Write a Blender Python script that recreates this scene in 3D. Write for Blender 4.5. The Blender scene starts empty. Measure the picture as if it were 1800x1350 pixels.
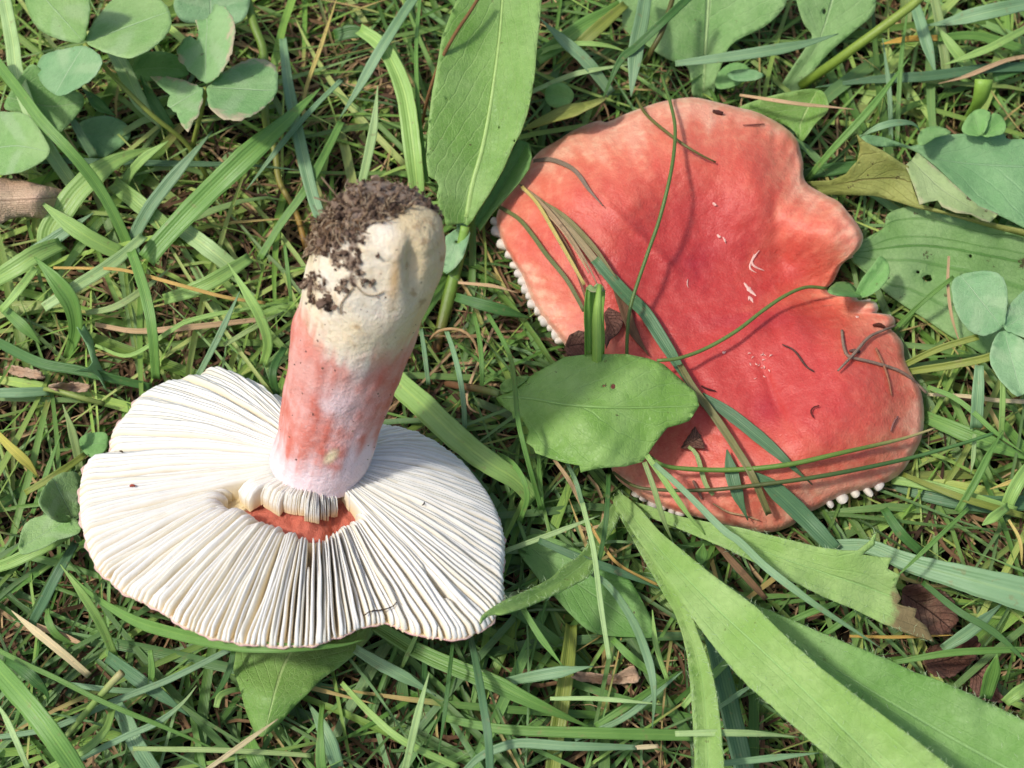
import bpy, math, random
import numpy as np
from mathutils import Vector, noise
from mathutils.geometry import delaunay_2d_cdt

random.seed(7)
rng = np.random.default_rng(7)
sc = bpy.context.scene
col = sc.collection
R = math.radians
MM = 0.001

# ------------------------------------------------------------------ camera, sky, sun, exposure
FPX = 2500.0                                  # focal length in photograph pixels (1800 x 1350)
TILT = R(25)
LOOK = np.array([0.0, 0.0, 0.02])
C_UP = np.array([0, math.cos(TILT), math.sin(TILT)])
C_RT = np.array([1.0, 0, 0])
C_BK = np.array([0, -math.sin(TILT), math.cos(TILT)])
CAM = LOOK + 0.35 * C_BK
cam = bpy.data.cameras.new('camera')
cam_o = bpy.data.objects.new('camera', cam); col.objects.link(cam_o)
cam_o.location = CAM; cam_o.rotation_euler = (TILT, 0, 0)
cam.sensor_width = 36; cam.lens = 36 * FPX / 1800
cam.clip_start = 0.005; cam.clip_end = 100
cam.dof.use_dof = True; cam.dof.focus_distance = 0.335; cam.dof.aperture_fstop = 22
sc.camera = cam_o

SUN_EL, SUN_AZ = R(58), R(-98)                # azimuth from +Y, clockwise: the sun stands left of the picture
sun_dir = Vector((math.sin(SUN_AZ) * math.cos(SUN_EL), math.cos(SUN_AZ) * math.cos(SUN_EL), math.sin(SUN_EL)))
w = bpy.data.worlds.new('World'); sc.world = w; w.use_nodes = True
nt = w.node_tree; nt.nodes.clear()
sky = nt.nodes.new('ShaderNodeTexSky'); sky.sky_type = 'NISHITA'; sky.sun_disc = False
sky.sun_elevation = SUN_EL; sky.sun_rotation = SUN_AZ; sky.air_density = 0.9; sky.dust_density = 3.0; sky.ozone_density = 0.6
bg = nt.nodes.new('ShaderNodeBackground'); bg.inputs['Strength'].default_value = 0.125
wo = nt.nodes.new('ShaderNodeOutputWorld')
nt.links.new(sky.outputs[0], bg.inputs[0]); nt.links.new(bg.outputs[0], wo.inputs[0])
sl = bpy.data.lights.new('sun', 'SUN'); sl.energy = 2.1; sl.angle = R(5.0); sl.color = (1, 0.965, 0.915)
so = bpy.data.objects.new('sun', sl); col.objects.link(so)
so.rotation_euler = sun_dir.to_track_quat('Z', 'Y').to_euler(); so.location = (-0.8, -0.1, 1.2)
sc.view_settings.view_transform = 'Standard'; sc.view_settings.look = 'None'
sc.view_settings.exposure = 0.27; sc.view_settings.gamma = 1
sc.render.engine = 'CYCLES'
sc.cycles.use_denoising = True
sc.cycles.max_bounces = 5; sc.cycles.transmission_bounces = 3; sc.cycles.diffuse_bounces = 3; sc.cycles.glossy_bounces = 1
sc.cycles.caustics_reflective = False; sc.cycles.caustics_refractive = False

# ------------------------------------------------------------------ geometry helpers
def rays(px, py):
    px = np.asarray(px, float); py = np.asarray(py, float)
    return (-C_BK)[None] * FPX + C_RT[None] * (px - 900)[:, None] + C_UP[None] * (675 - py)[:, None]
def P(px, py, zmm):
    """a pixel and a height above the soil (mm) -> a point in metres"""
    d = rays(np.atleast_1d(px), np.atleast_1d(py))
    t = (np.atleast_1d(zmm) * MM - CAM[2]) / d[:, 2]
    return CAM[None] + d * t[:, None]
def to_px(p):
    q = np.asarray(p) - CAM
    dep = -(q @ C_BK)
    return 900 + FPX * (q @ C_RT) / dep, 675 - FPX * (q @ C_UP) / dep, dep
def on_plane(px, py, o, n):
    d = rays(np.atleast_1d(px), np.atleast_1d(py))
    t = ((o - CAM) @ n) / (d @ n)
    return CAM[None] + d * t[:, None]
def lin(c, k=1.0):
    c = np.asarray(c, float) / 255
    return tuple(k * np.where(c <= 0.04045, c / 12.92, ((c + 0.055) / 1.055) ** 2.4))
def tps(ctrl):
    c = np.asarray(ctrl, float); n = len(c)
    if n == 1: return lambda x, y: np.full(np.shape(x), c[0, 2])
    X = c[:, :2] / 100
    def U(r2): return np.where(r2 > 0, 0.5 * r2 * np.log(np.maximum(r2, 1e-12)), 0)
    def A(x, y):
        q = np.stack([np.ravel(x), np.ravel(y)], 1) / 100
        return U(((q[:, None] - X[None]) ** 2).sum(2)), q
    if n == 2:
        d = c[1, :2] - c[0, :2]; L = d @ d
        return lambda x, y: c[0, 2] + (c[1, 2] - c[0, 2]) * np.clip(((np.asarray(x) - c[0, 0]) * d[0] + (np.asarray(y) - c[0, 1]) * d[1]) / L, -0.2, 1.2)
    K, _ = A(c[:, 0], c[:, 1]); K = K + np.eye(n) * 0.02
    M = np.zeros((n + 3, n + 3)); M[:n, :n] = K; M[:n, n] = 1; M[:n, n + 1:] = X; M[n, :n] = 1; M[n + 1:, :n] = X.T
    s = np.linalg.lstsq(M, np.concatenate([c[:, 2], [0, 0, 0]]), rcond=None)[0]
    def f(x, y):
        k, q = A(x, y)
        return (k @ s[:n] + s[n] + q @ s[n + 1:]).reshape(np.shape(x))
    return f
def inside(x, y, poly):
    x = np.asarray(x, float); y = np.asarray(y, float); r = np.zeros(x.shape, bool)
    p = np.asarray(poly, float); q = np.roll(p, 1, 0)
    for (x1, y1), (x2, y2) in zip(p, q):
        if y1 == y2: continue
        r ^= ((y1 > y) != (y2 > y)) & (x < (x2 - x1) * (y - y1) / (y2 - y1) + x1)
    return r
def catmull(pts, n, closed=False):
    p = np.asarray(pts, float)
    if closed: q = np.concatenate([p[-1:], p, p[:2]])
    else: q = np.concatenate([2 * p[:1] - p[1:2], p, 2 * p[-1:] - p[-2:-1]])
    out = []
    for i in range(1, len(q) - 2):
        t = np.linspace(0, 1, 14, endpoint=False)[:, None]
        a, b, c, d = q[i - 1], q[i], q[i + 1], q[i + 2]
        out.append(0.5 * (2 * b + (c - a) * t + (2 * a - 5 * b + 4 * c - d) * t ** 2 + (3 * b - a - 3 * c + d) * t ** 3))
    out = np.concatenate(out + [p[:1] if closed else p[-1:]])
    s = np.concatenate([[0], np.cumsum(np.linalg.norm(np.diff(out[:, :2], axis=0), axis=1))])
    u = np.linspace(0, s[-1], n, endpoint=not closed)
    return np.stack([np.interp(u, s, out[:, k]) for k in range(out.shape[1])], 1)
def vnoise(p, f, seed=0.0):
    return np.array([noise.noise(Vector((a * f + seed, b * f - seed * 1.7, c * f + seed * 0.37))) for a, b, c in p])
def nz(x): return noise.noise(Vector((x, 3.1, 7.7)))

HERO = []                                     # world vertices of what is traced, so that loose grass keeps clear of it
SOLID = []
def mesh(name, verts, faces, mat, parent=None, tint=None, uv=None, origin=None, smooth=True, solid=None, hero=1):
    v = np.asarray(verts, float)
    if hero: (HERO if hero == 1 else SOLID).append(v)
    if parent is not None: o0 = np.array(parent.get('_b', (0, 0, 0)))
    elif origin is not None: o0 = np.asarray(origin, float)
    else:
        k = v[:, 2].argmin(); o0 = v[k].copy()
    me = bpy.data.meshes.new(name)
    me.from_pydata((v - o0).tolist(), [], [list(map(int, f)) for f in faces])
    if smooth: me.polygons.foreach_set('use_smooth', [True] * len(me.polygons))
    if tint is not None:
        t = np.asarray(tint, float)
        if t.ndim == 1: t = np.tile(t[:3], (len(v), 1))
        a = me.color_attributes.new('tint', 'FLOAT_COLOR', 'POINT')
        a.data.foreach_set('color', np.concatenate([t[:, :3], np.ones((len(v), 1))], 1).ravel())
    if uv is not None:
        l = me.uv_layers.new(name='uv')
        li = np.empty(len(me.loops), int); me.loops.foreach_get('vertex_index', li)
        l.data.foreach_set('uv', np.asarray(uv, float)[li].ravel())
    me.materials.append(mat)
    o = bpy.data.objects.new(name, me); col.objects.link(o)
    if parent is not None:
        o.parent = parent; o['_b'] = o0.tolist()
    else:
        o.location = o0; o['_b'] = o0.tolist()
    if solid:
        m = o.modifiers.new('thickness', 'SOLIDIFY'); m.thickness = solid; m.offset = -1; m.use_even_offset = False
    return o
def tag(o, label, cat, group=None, kind=None):
    o['label'] = label; o['category'] = cat
    if group: o['group'] = group
    if kind: o['kind'] = kind
    return o
def empty(name, loc):
    o = bpy.data.objects.new(name, None); col.objects.link(o); o.location = loc; o['_b'] = list(map(float, loc))
    o.empty_display_size = 0.01
    return o

# ------------------------------------------------------------------ materials
class NB:
    def __init__(s, name):
        s.m = bpy.data.materials.new(name); s.m.use_nodes = True; s.t = s.m.node_tree; s.t.nodes.clear()
    def n(s, typ, **kw):
        o = s.t.nodes.new('ShaderNode' + typ)
        for k, v in kw.items(): setattr(o, k, v)
        return o
    def set(s, sock, v):
        if hasattr(v, 'is_output'): s.t.links.new(v, sock)
        else: sock.default_value = v
    def math(s, op, a, b=0.0, c=0.0, clamp=False):
        o = s.n('Math', operation=op, use_clamp=clamp)
        s.set(o.inputs[0], a); s.set(o.inputs[1], b); s.set(o.inputs[2], c); return o.outputs[0]
    def mix(s, f, a, b, blend='MIX'):
        o = s.n('Mix', data_type='RGBA', blend_type=blend)
        s.set(o.inputs[0], f)
        s.set(o.inputs[6], (*a, 1) if isinstance(a, tuple) else a); s.set(o.inputs[7], (*b, 1) if isinstance(b, tuple) else b)
        return o.outputs[2]
    def ramp(s, f, a, b, lo=0.0, hi=1.0):
        o = s.n('MapRange', interpolation_type='SMOOTHSTEP'); s.set(o.inputs[0], f)
        for i, v in enumerate((a, b, lo, hi)): s.set(o.inputs[1 + i], v)
        return o.outputs[0]
    def noise(s, scale, detail=3, rough=0.55, co=None, w=None):
        o = s.n('TexNoise'); o.inputs['Scale'].default_value = scale; o.inputs['Detail'].default_value = detail
        o.inputs['Roughness'].default_value = rough
        s.t.links.new(co if co is not None else s.pos(), o.inputs['Vector'])
        return o.outputs[0]
    def pos(s): return s.n('NewGeometry').outputs['Position']
    def tint(s): return s.n('Attribute', attribute_name='tint').outputs['Color']
    def bump(s, h, strength, dist):
        o = s.n('Bump'); o.inputs['Strength'].default_value = strength; o.inputs['Distance'].default_value = dist
        s.t.links.new(h, o.inputs['Height']); return o.outputs[0]
    def out(s, color, rough=0.5, spec=0.4, normal=None, trans=0.0, tcol=None, sss=0.0, sssr=(0.002, 0.0015, 0.001)):
        p = s.n('BsdfPrincipled'); s.set(p.inputs['Base Color'], color if hasattr(color, 'is_output') else (*color, 1))
        s.set(p.inputs['Roughness'], rough); s.set(p.inputs['Specular IOR Level'], spec)
        if normal: s.t.links.new(normal, p.inputs['Normal'])
        if sss:
            p.inputs['Subsurface Weight'].default_value = sss; p.inputs['Subsurface Radius'].default_value = sssr
            p.inputs['Subsurface Scale'].default_value = 1.0
        sh = p.outputs[0]
        if trans:
            t = s.n('BsdfTranslucent'); s.set(t.inputs[0], tcol if tcol is not None else color)
            if normal: s.t.links.new(normal, t.inputs['Normal'])
            x = s.n('MixShader'); x.inputs[0].default_value = trans
            s.t.links.new(sh, x.inputs[1]); s.t.links.new(t.outputs[0], x.inputs[2]); sh = x.outputs[0]
        o = s.n('OutputMaterial'); s.t.links.new(sh, o.inputs[0]); return s.m

def leaf_mat(name, base, alt, vein, nv=7, slant=0.5, rib=0.035, lat=0.5, trans=0.28, rough=0.42, rot=None, patch=0.0, chev=False, par=0, bumpy=0.5, edge=None, end=None):
    if base[1] > base[0] * 1.1:
        base, alt, vein = [tuple(x * 0.95 + g * 0.05 for x, g in zip(c_, (c_[1] * 0.92, c_[1] * 1.12, c_[1] * 0.62))) for c_ in (base, alt, vein)]
    b = NB(name); pos = b.pos()
    uv = b.n('UVMap', uv_map='uv').outputs[0]; sp = b.n('SeparateXYZ'); b.t.links.new(uv, sp.inputs[0])
    wob = b.math('MULTIPLY_ADD', b.noise(140, 2), 0.16, -0.08)
    u = b.math('ADD', sp.outputs[0], b.math('MULTIPLY', wob, 0.5))
    v = b.math('ABSOLUTE', b.math('MULTIPLY_ADD', sp.outputs[1], 2.0, -1.0))
    ribm = b.math('SUBTRACT', 1.0, b.ramp(v, rib * 0.3, rib))
    if par:                                                    # parallel veins, as in plantain
        ph = b.math('MULTIPLY', v, par)
    else:
        ph = b.math('ADD', b.math('MULTIPLY', u, nv), b.math('MULTIPLY', v, -slant * nv * 0.4))
    fr = b.math('ABSOLUTE', b.math('SUBTRACT', b.math('FRACT', b.math('ADD', ph, wob)), 0.5))
    latm = b.math('SUBTRACT', 1.0, b.ramp(fr, 0.015, 0.075))
    fine = b.n('TexVoronoi', feature='DISTANCE_TO_EDGE'); fine.inputs['Scale'].default_value = 900; b.t.links.new(pos, fine.inputs['Vector'])
    fm = b.math('SUBTRACT', 1.0, b.ramp(fine.outputs['Distance'], 0.0, 0.12))
    big = b.noise(70, 4, 0.6); sm = b.noise(600, 3, 0.6)
    c = b.mix(b.ramp(big, 0.32, 0.68), base, alt)
    c = b.mix(b.math('MULTIPLY', b.ramp(sm, 0.35, 0.8), 0.25), c, tuple(x * 0.62 for x in base))
    mot = b.noise(33, 4, 0.7)
    c = b.mix(b.math('MULTIPLY', b.ramp(mot, 0.48, 0.72), 0.30), c, tuple(0.5 * x + 0.5 * y for x, y in zip(alt, lin((214, 228, 180)))))
    c = b.mix(b.math('MULTIPLY', b.ramp(mot, 0.46, 0.28), 0.35), c, tuple(x * 0.7 for x in base))
    spk = b.ramp(b.noise(520, 3, 0.6), 0.70, 0.73)
    c = b.mix(b.math('MULTIPLY', spk, 0.55), c, lin((104, 96, 52)))
    c = b.mix(b.math('MULTIPLY', fm, 0.16), c, vein)
    c = b.mix(b.math('MULTIPLY', latm, lat), c, vein)
    c = b.mix(b.math('MULTIPLY', ribm, 0.85), c, vein)
    if chev:                                                   # the pale chevron of a clover leaflet
        d = b.math('ABSOLUTE', b.math('ADD', b.math('SUBTRACT', u, 0.52), b.math('MULTIPLY', v, 0.30)))
        cm = b.math('SUBTRACT', 1.0, b.ramp(b.math('ADD', d, b.math('MULTIPLY', b.math('SUBTRACT', sm, 0.5), 0.12)), 0.05, 0.14))
        c = b.mix(b.math('MULTIPLY', cm, b.ramp(v, 0.05, 0.3, 0.1, 0.38)), c, lin((190, 214, 168)))
    if patch:
        pm = b.ramp(b.noise(45, 3, 0.5), 0.72 - patch, 0.80 - patch * 0.8)
        c = b.mix(b.math('MULTIPLY', pm, 0.75), c, lin((196, 172, 92), 0.8))
    if rot:
        rm = b.ramp(b.noise(230, 4, 0.65), 0.70 - rot * 0.1, 0.745 - rot * 0.1)
        c = b.mix(b.math('MULTIPLY', rm, 0.85), c, lin((92, 70, 48), 0.8))
    em = b.ramp(v, 0.93, 1.0)
    c = b.mix(b.math('MULTIPLY', em, 0.3), c, vein)
    if edge:                                                   # dried, frayed margin
        ed = b.ramp(b.math('ADD', v, b.math('MULTIPLY', b.math('SUBTRACT', b.noise(260, 3, 0.6), 0.5), 0.9)), 0.78, 1.02)
        c = b.mix(b.math('MULTIPLY', ed, edge), c, lin((214, 196, 164)))
    if end:                                                    # withered end
        ed = b.ramp(b.math('ADD', sp.outputs[0], b.math('MULTIPLY', b.math('SUBTRACT', b.noise(240, 4, 0.65), 0.5), 0.16)), end, end + 0.05)
        c = b.mix(b.math('MULTIPLY', ed, 0.85), c, lin((142, 112, 84)))
    h = b.math('ADD', b.math('MULTIPLY', latm, -1.0 * lat), b.math('MULTIPLY', ribm, -1.0))
    h = b.math('ADD', h, b.math('ADD', b.math('MULTIPLY', big, 2.2), b.math('MULTIPLY', sm, 0.35)))
    h = b.math('ADD', h, b.math('MULTIPLY', fm, -0.12))
    nrm = b.bump(h, bumpy, 0.0009)
    r = b.math('ADD', b.math('MULTIPLY', sm, 0.2), b.math('MULTIPLY_ADD', mot, 0.5, rough - 0.27))
    tc = b.mix(1.0, c, (1.0, 1.0, 0.65), 'MULTIPLY')
    return b.out(c, r, 0.33, nrm, trans, tc)

def blade_mat(name, dry=False):
    b = NB(name); tint = b.tint()
    uv = b.n('UVMap', uv_map='uv').outputs[0]; sp = b.n('SeparateXYZ'); b.t.links.new(uv, sp.inputs[0])
    st = b.math('SINE', b.math('MULTIPLY', sp.outputs[1], 44.0))
    v = b.math('ABSOLUTE', b.math('MULTIPLY_ADD', sp.outputs[1], 2.0, -1.0))
    rib = b.math('SUBTRACT', 1.0, b.ramp(v, 0.03, 0.14))
    big = b.noise(120, 3, 0.6); sm = b.noise(900, 2, 0.6)
    c = b.mix(b.math('MULTIPLY', b.ramp(big, 0.35, 0.75), 0.45), tint, b.mix(1.0, tint, (0.62, 0.72, 0.5), 'MULTIPLY'))
    c = b.mix(b.math('MULTIPLY', b.math('MULTIPLY_ADD', st, 0.5, 0.5), 0.10), c, b.mix(1.0, c, (1.5, 1.35, 1.3), 'MULTIPLY'))
    c = b.mix(b.math('MULTIPLY', rib, 0.32), c, b.mix(1.0, c, (1.75, 1.45, 1.3), 'MULTIPLY'))
    sp2 = b.ramp(b.noise(420, 3, 0.6), 0.61, 0.72)
    c = b.mix(b.math('MULTIPLY', sp2, 0.4), c, lin((180, 165, 110), 0.7) if not dry else lin((70, 50, 35), 0.8))
    h = b.math('ADD', b.math('MULTIPLY', st, 0.18), b.math('MULTIPLY', big, 0.8))
    nrm = b.bump(h, 0.35, 0.0005)
    tc = b.mix(1.0, c, (1.0, 1.05, 0.6), 'MULTIPLY')
    return b.out(c, b.math('MULTIPLY_ADD', sm, 0.25, 0.55 if dry else 0.33), 0.3 if dry else 0.5, nrm, 0.12 if dry else 0.27, tc)

def tint_mat(name, rough=0.6, spec=0.35, bump=(300, 0.4, 0.0006), vary=0.2, sss=0.0, trans=0.0, sssr=(0.002, 0.0015, 0.001)):
    b = NB(name); t = b.tint()
    n1 = b.noise(bump[0], 4, 0.6); n2 = b.noise(bump[0] * 4, 3, 0.6)
    c = b.mix(b.math('MULTIPLY', b.ramp(n1, 0.3, 0.75), vary), t, b.mix(1.0, t, (0.55, 0.5, 0.45), 'MULTIPLY'))
    h = b.math('ADD', n1, b.math('MULTIPLY', n2, 0.5))
    return b.out(c, rough, spec, b.bump(h, bump[1], bump[2]), trans, None, sss, sssr)

M_blade = blade_mat('grass_blade_green')
M_dry = blade_mat('grass_dry', True)
M_stalk = tint_mat('stalk_green', 0.45, 0.45, (500, 0.3, 0.0004), 0.3, trans=0.12)
M_twig = tint_mat('dry_twig', 0.8, 0.2, (900, 0.6, 0.0005), 0.5)
M_soilbit = tint_mat('clinging_soil', 0.95, 0.1, (1500, 0.8, 0.0005), 0.6)

# ------------------------------------------------------------------ ground
def build_ground():
    b = NB('soil')
    n1 = b.noise(60, 5, 0.65); n2 = b.noise(700, 4, 0.7)
    c = b.mix(b.ramp(n1, 0.3, 0.7), lin((30, 23, 18)), lin((54, 41, 30)))
    c = b.mix(b.ramp(n2, 0.45, 0.75), c, lin((34, 25, 19)))
    g = b.ramp(b.noise(22, 3), 0.5, 0.7)
    c = b.mix(b.math('MULTIPLY', g, 0.3), c, lin((70, 84, 44)))
    m = b.out(c, 0.95, 0.15, b.bump(b.math('ADD', n1, b.math('MULTIPLY', n2, 0.4)), 0.9, 0.003))
    N = 150
    t = np.linspace(-1, 1, N); ax = np.sign(t) * (np.abs(t) ** 2.2) * 6.0
    X, Y = np.meshgrid(ax, ax)
    v = np.stack([X.ravel(), Y.ravel(), np.zeros(N * N)], 1)
    z = (vnoise(v, 28) * 3.0 + vnoise(v, 90, 5.0) * 1.5) * MM
    far = np.clip((np.hypot(v[:, 0], v[:, 1]) - 0.4) / 0.5, 0, 1)
    v[:, 2] = z * (1 - far) - 0.002
    f = [(j * N + i, j * N + i + 1, (j + 1) * N + i + 1, (j + 1) * N + i) for j in range(N - 1) for i in range(N - 1)]
    o = mesh('ground', v, f, m, origin=(0, 0, 0), hero=0)
    o['kind'] = 'structure'; o['label'] = 'dark brown soil showing between the grass'; o['category'] = 'ground'
build_ground()

# ------------------------------------------------------------------ upturned mushroom (gills and stem in view)
M_gill = tint_mat('gill_cream', 0.6, 0.25, (500, 0.25, 0.0004), 0.08, trans=0.10)
M_flesh = tint_mat('cap_flesh', 0.7, 0.3, (700, 0.6, 0.0007), 0.25, sss=0.2)
def stem_material():
    b = NB('stem_skin'); t = b.tint()
    n1 = b.noise(180, 5, 0.65); n2 = b.noise(1100, 3, 0.6); n3 = b.noise(420, 4, 0.7)
    c = b.mix(b.math('MULTIPLY', b.ramp(n3, 0.45, 0.75), 0.25), t, b.mix(1.0, t, (1.0, 0.82, 0.72), 'MULTIPLY'))
    c = b.mix(b.math('MULTIPLY', b.ramp(n2, 0.5, 0.85), 0.25), c, (0.9, 0.85, 0.8))
    spk = b.ramp(b.noise(1500, 2, 0.5), 0.755, 0.775)
    c = b.mix(b.math('MULTIPLY', spk, 0.7), c, lin((96, 70, 52)))
    h = b.math('ADD', b.math('MULTIPLY', n1, 1.2), b.math('ADD', b.math('MULTIPLY', n3, 0.7), b.math('MULTIPLY', n2, 0.3)))
    return b.out(c, 0.65, 0.22, b.bump(h, 0.6, 0.0010), 0, None, 0.15, (0.003, 0.0018, 0.0012))
M_stem = stem_material()

M_bead = tint_mat('gill_ivory', 0.4, 0.4, (500, 0.15, 0.0003), 0.05, trans=0.3)
def ncam(v): return v[0] * C_RT + v[1] * C_UP + v[2] * C_BK
TI, AL = R(49), R(7)
CN = ncam((math.sin(TI) * math.sin(AL), math.sin(TI) * math.cos(AL), math.cos(TI)))
CN = CN / np.linalg.norm(CN)
CO = P(511, 890, 32)[0]
HC = 9 * MM
c0 = on_plane(560, 806, CO + CN * HC, CN)[0] - CN * HC            # foot of the stem in the rim plane
E1 = C_RT - (C_RT @ CN) * CN; E1 /= np.linalg.norm(E1); E2 = np.cross(CN, E1)
RIM = [(137, 860), (141, 832), (152, 805), (190, 790), (192, 768), (200, 745), (225, 715), (240, 693), (275, 672), (320, 660), (350, 655), (362, 642), (385, 646),
       (410, 660), (436, 664), (455, 690), (480, 690), (500, 700), (560, 708), (620, 720), (655, 744), (690, 745), (740, 760), (780, 782), (815, 810),
       (845, 845), (868, 880), (885, 925), (889, 960), (885, 1010), (886, 1050), (868, 1085), (845, 1105), (805, 1117), (760, 1115), (715, 1103),
       (680, 1090), (640, 1096), (600, 1112), (555, 1127), (500, 1131), (440, 1127), (390, 1120), (345, 1106), (305, 1086), (270, 1062), (230, 1044), (195, 1020), (165, 988), (148, 945), (139, 905)]
rp = catmull(RIM, 400, True)
rw = on_plane(rp[:, 0], rp[:, 1], CO, CN) - c0
rphi = np.arctan2(rw @ E2, rw @ E1); rrad = np.hypot(rw @ E1, rw @ E2)
od = np.argsort(rphi); rphi, rrad = rphi[od], rrad[od]
def RR(phi):
    phi = (np.asarray(phi) + math.pi) % (2 * math.pi) - math.pi
    return np.interp(phi, np.concatenate([rphi - 2 * math.pi, rphi, rphi + 2 * math.pi]), np.tile(rrad, 3))
def wav(r, phi):                                                  # the cap is not flat: slow waves that vanish on the rim line
    return 1.6 * MM * np.sin(3 * phi + 1) * np.sin(np.pi * np.clip(r, 0, 1)) + 0.8 * MM * np.sin(7 * phi) * np.sin(np.pi * np.clip(r, 0, 1)) ** 2
def h_edge(r, phi): return HC * (1 - r) ** 1.15 + 3.0 * MM * np.sin(np.pi * np.clip(r, 0, 1) ** 1.2) + wav(r, phi)
def depth_g(r): return np.interp(r, [0.15, 0.3, 0.5, 0.75, 0.92, 1.0], [3.0, 5.5, 7.0, 6.0, 3.6, 1.4]) * MM
def cap_pt(r, phi, h):
    rr = np.asarray(r) * RR(phi)
    return c0 + (rr * np.cos(phi))[..., None] * E1 + (rr * np.sin(phi))[..., None] * E2 + np.asarray(h)[..., None] * CN
GAP = [(440, 872), (462, 872), (488, 888), (512, 884), (535, 895), (560, 900), (580, 895), (606, 884), (630, 880), (612, 900), (590, 914), (566, 930), (540, 927),
       (505, 917), (486, 908), (458, 902)]
GAP2 = [(398, 868), (408, 848), (420, 852), (432, 866), (450, 876), (448, 884), (425, 880), (405, 880)]

mush = empty('mushroom', cap_pt(np.array(0.55), np.array(R(90)), np.array(-9 * MM)))
tag(mush, 'upturned mushroom with white gills, pink blushed stem and soil on its foot', 'mushroom')
def build_cap1():
    NP, NRi = 360, 44
    ph = np.linspace(-math.pi, math.pi, NP, endpoint=False)
    V, T = [], []
    cream, red = np.array(lin((238, 218, 172))), np.array(lin((196, 62, 48)))
    prof = [('t', r) for r in np.linspace(0.1, 1.0, NRi)] + [('s', r) for r in np.linspace(1.0, 0.0, 26)]
    for k, (s, r) in enumerate(prof):
        rr = np.full(NP, r); g = h_edge(rr, ph) - depth_g(rr)
        jit = 0.006 * np.sin(ph * 41) + 0.004 * np.sin(ph * 97 + 2)
        if s == 't':
            p = cap_pt(rr + (jit if r > 0.97 else 0), ph, g)
            qx, qy, _ = to_px(p)
            gm = np.zeros(NP, bool)
            for ox, oy in ((0, 0), (0, -14), (0, 14), (12, 0), (-12, 0), (8, 10), (-8, 10), (8, -10), (-8, -10), (0, -26), (10, -22), (-10, -22)): gm |= inside(qx + ox, qy + oy, GAP)
            t = np.where(gm[:, None], np.array(lin((204, 112, 90)))[None], cream[None])
            p = p - gm[:, None] * CN[None] * (0.0012 + 0.001 * vnoise(p, 500)[:, None])
            if r > 0.985: t = np.tile(np.array(lin((240, 196, 188))), (NP, 1))
        else:
            th = np.interp(r, [0, 0.6, 0.9, 1.0], [8, 5, 2.0, 0.5]) * MM
            p = cap_pt(rr + (-0.004 + jit if r > 0.99 else 0), ph, g - th); t = np.tile(red if r < 0.96 else np.array(lin((232, 150, 140))), (NP, 1))
        V.append(p); T.append(t)
    V = np.concatenate(V); T = np.concatenate(T); n = len(prof)
    F = [(k * NP + i, (k + 1) * NP + i, (k + 1) * NP + (i + 1) % NP, k * NP + (i + 1) % NP) for k in range(n - 1) for i in range(NP)]
    F = [f[::-1] for f in F]
    mesh('cap', V, F, M_flesh, mush, T, hero=2)
build_cap1()

NG = 254
def gill_mesh(r, phi_c, lean, seed, hscale, thick, cut0, cut1):
    n = len(r)
    phw = phi_c + 0.007 * np.array([nz(seed * 3.3 + x * 5) for x in r]) + 0.02 * np.array([nz(seed * 0.17 + x * 2.5 + 40) for x in r])
    he = h_edge(r, np.full(n, phi_c)); d = depth_g(r)
    fl = 0.35 * MM * np.array([nz(seed * 7.1 + x * 9) for x in r])
    top = he * 1.0 - d * (1 - hscale) + fl * np.clip((1 - r) * 6, 0, 1)
    bot = he - d - 0.3 * MM
    endf = np.ones(n)                                            # rounded, dropping ends
    k = np.arange(n)
    if cut0: endf *= np.clip((k + 0.6) / 2.2, 0, 1) ** 0.5
    if cut1: endf *= np.clip((n - 1 - k + 0.6) / 2.2, 0, 1) ** 0.5
    endf *= np.clip((1.0 - r) / 0.035, 0, 1) ** 0.5 * 0.9 + 0.1
    top = bot + (top - bot) * endf
    tang = -math.sin(phi_c) * E1 + math.cos(phi_c) * E2
    sp = 2 * math.pi * r * RR(phi_c) / NG
    side = 0.5 + 0.5 * math.sin(phi_c + 0.15)                     # the near gills stand apart, the others lie close
    fill = 0.84 + 0.26 * min(1.0, side * 2.2) + 0.14 * float(r[-1] < 0.6)
    tk = np.minimum(thick * (1 + 1.3 * side), sp * fill)
    wv = 0.36 * MM * np.array([nz(seed * 1.9 + x * 8) for x in r]) * np.clip(sp / (1.6 * MM), 0, 1)
    off = lean * np.minimum(sp * 1.1, (top - bot) * 0.45) + wv
    b = cap_pt(r, phw, bot); t = cap_pt(r, phw, top) + off[:, None] * tang
    m = cap_pt(r, phw, bot + (top - bot) * 0.8) + (off * 0.75)[:, None] * tang
    V = np.concatenate([b - (tk * 0.55)[:, None] * tang, m - (tk * 0.5)[:, None] * tang, t - (tk * 0.22)[:, None] * tang,
                        t + (tk * 0.22)[:, None] * tang, m + (tk * 0.5)[:, None] * tang, b + (tk * 0.55)[:, None] * tang])
    F = [(a * n + i, a * n + i + 1, (a + 1) * n + i + 1, (a + 1) * n + i) for a in range(5) for i in range(n - 1)]
    F += [tuple(a * n for a in range(6)), tuple(a * n + n - 1 for a in range(5, -1, -1))]
    c_top, c_bot = np.array(lin((247, 246, 238))), np.array(lin((248, 226, 176)))
    if seed % 5 == 0: c_top = np.array(lin((240, 236, 220)))
    tt = np.concatenate([np.tile(c, (n, 1)) for c in (c_bot, 0.4 * c_bot + 0.6 * c_top, c_top, c_top, 0.4 * c_bot + 0.6 * c_top, c_bot)])
    mesh('gill', V, F, M_gill, mush, tt, hero=2)
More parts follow.
